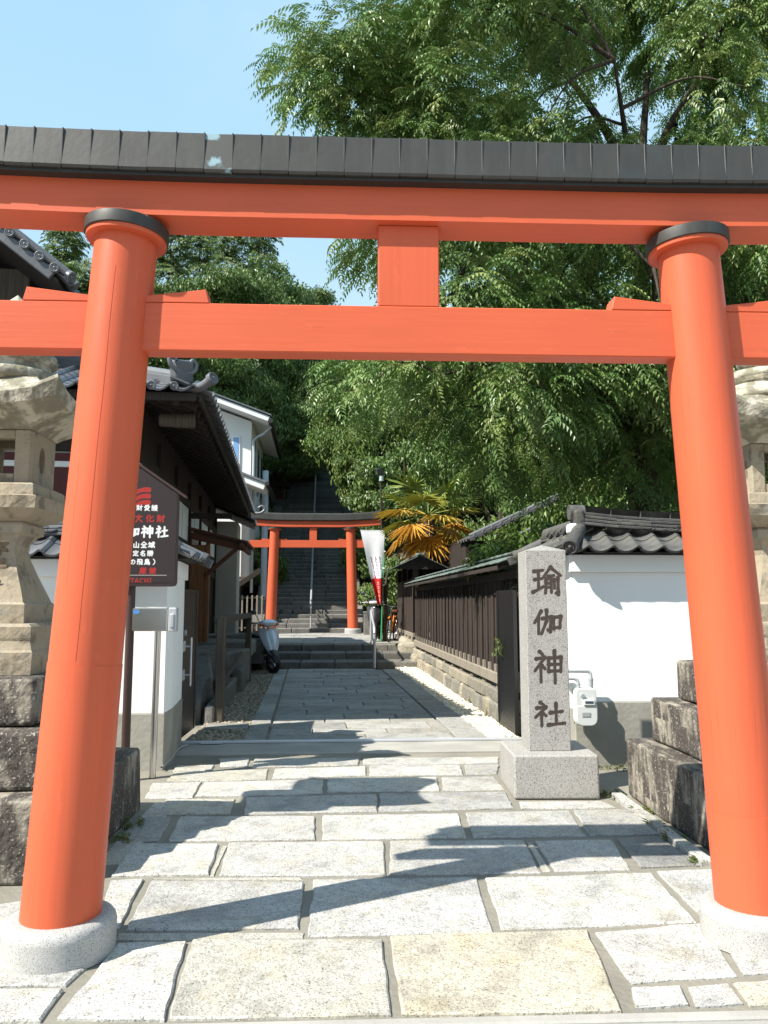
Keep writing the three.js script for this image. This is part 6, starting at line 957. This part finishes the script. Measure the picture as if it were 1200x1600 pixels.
for (const [px, py, d, r] of [[640, 560, 38, 3.6], [720, 430, 44, 5], [830, 480, 36, 4.6], [930, 380, 42, 5.4], [1030, 470, 34, 4.6], [1130, 400, 38, 5.2], [1240, 380, 36, 5], [780, 640, 28, 3], [900, 640, 27, 3], [1010, 620, 26, 3.2], [1120, 600, 25, 3.2]]) tree('wood_tree', 'dark leafy tree of the wood behind the spreading tree', px, py, d, r, 'broad', lg, 1500);
tree('maple_tree', 'light green maple spreading its flat sprays over the stairs', 560, 590, 37, 2.2, 'light', undefined, 1900);
tree('maple_tree', 'small green maple leaning over the stair kerb behind the lamp pole', 585, 655, 33, 1.7, 'light', undefined, 1500);
tree('garden_tree', 'green garden tree behind the palm', 640, 690, 30.5, 1.8, 'broad', undefined, 1500);
for (const [px, py, d, r] of [[600, 870, 31, 1.0], [588, 815, 33, 1.2], [402, 850, 33, 1.2], [385, 800, 36, 1.5], [440, 790, 45, 1.2]]) tree('stair_bush', 'dark green bush crowding the kerb of the long stairs', px, py, d, r, 'broad', 'bushes along the long stairs', 700);
tree('yellow_shrub', 'yellow green shrub behind the roofed wicket', 678, 862, 23.5, 0.75, 'yellow', undefined, 420, 0.2);
tree('wall_shrub', 'light green shrub beside the tile cap of the white wall', 805, 838, 12.2, 0.55, 'light', undefined, 500, 0);
// fan palm
{
  const q = rng(77), o = thing('fan_palm', 'fan palm with yellowing fronds behind the board fence', 'palm', [2.15, 0, -21.4]);
  part(o, 'trunk', taper([V(0.3, -0.1, 0), V(0.22, 2, 0), V(0, 3.9, 0)], [0.13, 0.15, 0.16], 10), M.bark);
  const mats = [[0.34, 0.34, 0.06], [0.50, 0.36, 0.05], [0.22, 0.28, 0.05], [0.55, 0.30, 0.04]].map((c) => leafMat(c, { transmission: 0.25 }));
  for (let k = 0; k < 22; k++) {
    const a = k * 2.4, el = 0.95 - k * 0.095, dir = V(Math.cos(a) * Math.cos(el), Math.sin(el), Math.sin(a) * Math.cos(el)), b = V(0, 3.95, 0), tip = b.clone().addScaledVector(dir, 0.75 + 0.2 * q()); const f = new THREE.Group(); f.name = 'frond'; o.add(f);
    const mt = mats[el > 0.45 ? 2 : el > -0.2 ? (k % 2) : k % 3 === 0 ? 1 : 3]; part(f, 'stalk', rod(b, tip, 0.016, 0.01, 6), mt);
    const s = dir.clone().cross(UPV).normalize(), u = s.clone().cross(dir).normalize(), pos = [], Rf = 0.75 + 0.25 * q(); for (let i = 0; i < 26; i++) { const t = (i / 25 - 0.5) * 4.3, d2 = dir.clone().multiplyScalar(Math.cos(t)).addScaledVector(s, Math.sin(t)).addScaledVector(u, 0.12 * (i % 2)); d2.y -= 0.25; addLeaf(pos, tip, d2, u, Rf * (0.8 + 0.2 * Math.cos(t)), 0.075); } part(f, 'fan', geo(pos), mt);
  }
}
// weeds in the joints by the right-hand plinth, and a sprig in the fence
{
  const q = rng(5), items = []; const w = thing('joint_weeds', 'tufts of green weeds in the joint beside the stone plinth', 'weeds', [0, 0, 0]); w.userData.kind = 'stuff';
  for (const [px, py, n, r] of [[1002, 1266, 26, 0.07], [1090, 1345, 18, 0.05], [960, 1244, 22, 0.10], [925, 1245, 16, 0.07], [1050, 1310, 16, 0.07], [1020, 1285, 12, 0.05], [205, 1290, 18, 0.08], [190, 1310, 14, 0.08], [980, 1196, 26, 0.2], [940, 1200, 16, 0.12]]) { const c = onGround(px, py); for (let k = 0; k < n; k++) items.push([V(c.x + (q() - 0.5) * 2 * r, 0.01, c.z + (q() - 0.5) * 2 * r), V(q() - 0.5, 0.8, q() - 0.5), 0.5 + q() * 0.8]); }
  crown(w, leafClump(3, 5, 0.012, 0.045, 0.014), leafMat([1, 1, 1]), items, [[0.14, 0.18, 0.04], [0.20, 0.19, 0.05], [0.10, 0.14, 0.035]], 3, 'tufts');
  const s = thing('fence_sprig', 'small green sprig growing out between the fence boards', 'plant', [1.88, 1.0, -9.95]); const it = []; for (let k = 0; k < 26; k++) it.push([V((q() - 0.6) * 0.1, (q() - 0.5) * 0.26, (q() - 0.5) * 0.35), V(-0.5 - q(), q() - 0.5, q() - 0.5), 0.6 + q() * 0.6]); crown(s, leafClump(4, 3, 0.02, 0.06, 0.026), leafMat([1, 1, 1]), it, [[0.13, 0.17, 0.05], [0.09, 0.13, 0.04]], 4, 'leaves'); part(s, 'stem', tube([[0.08, -0.14, 0], [0, 0, 0.02], [-0.04, 0.12, 0]], 0.004, 10, 5), M.bark);
}
{
  const o = thing('ground_cable', 'thin grey cable lying at the foot of white wall near the threshold', 'cable', [0, 0, 0]);
  part(o, 'cable', tube([onGround(252, 1204), onGround(262, 1196), onGround(276, 1178), onGround(283, 1172), onGround(292, 1168)].map((p) => p.setY(0.03)), 0.009, 24, 8), M.galv);
}
renderer.render(scene, camera);
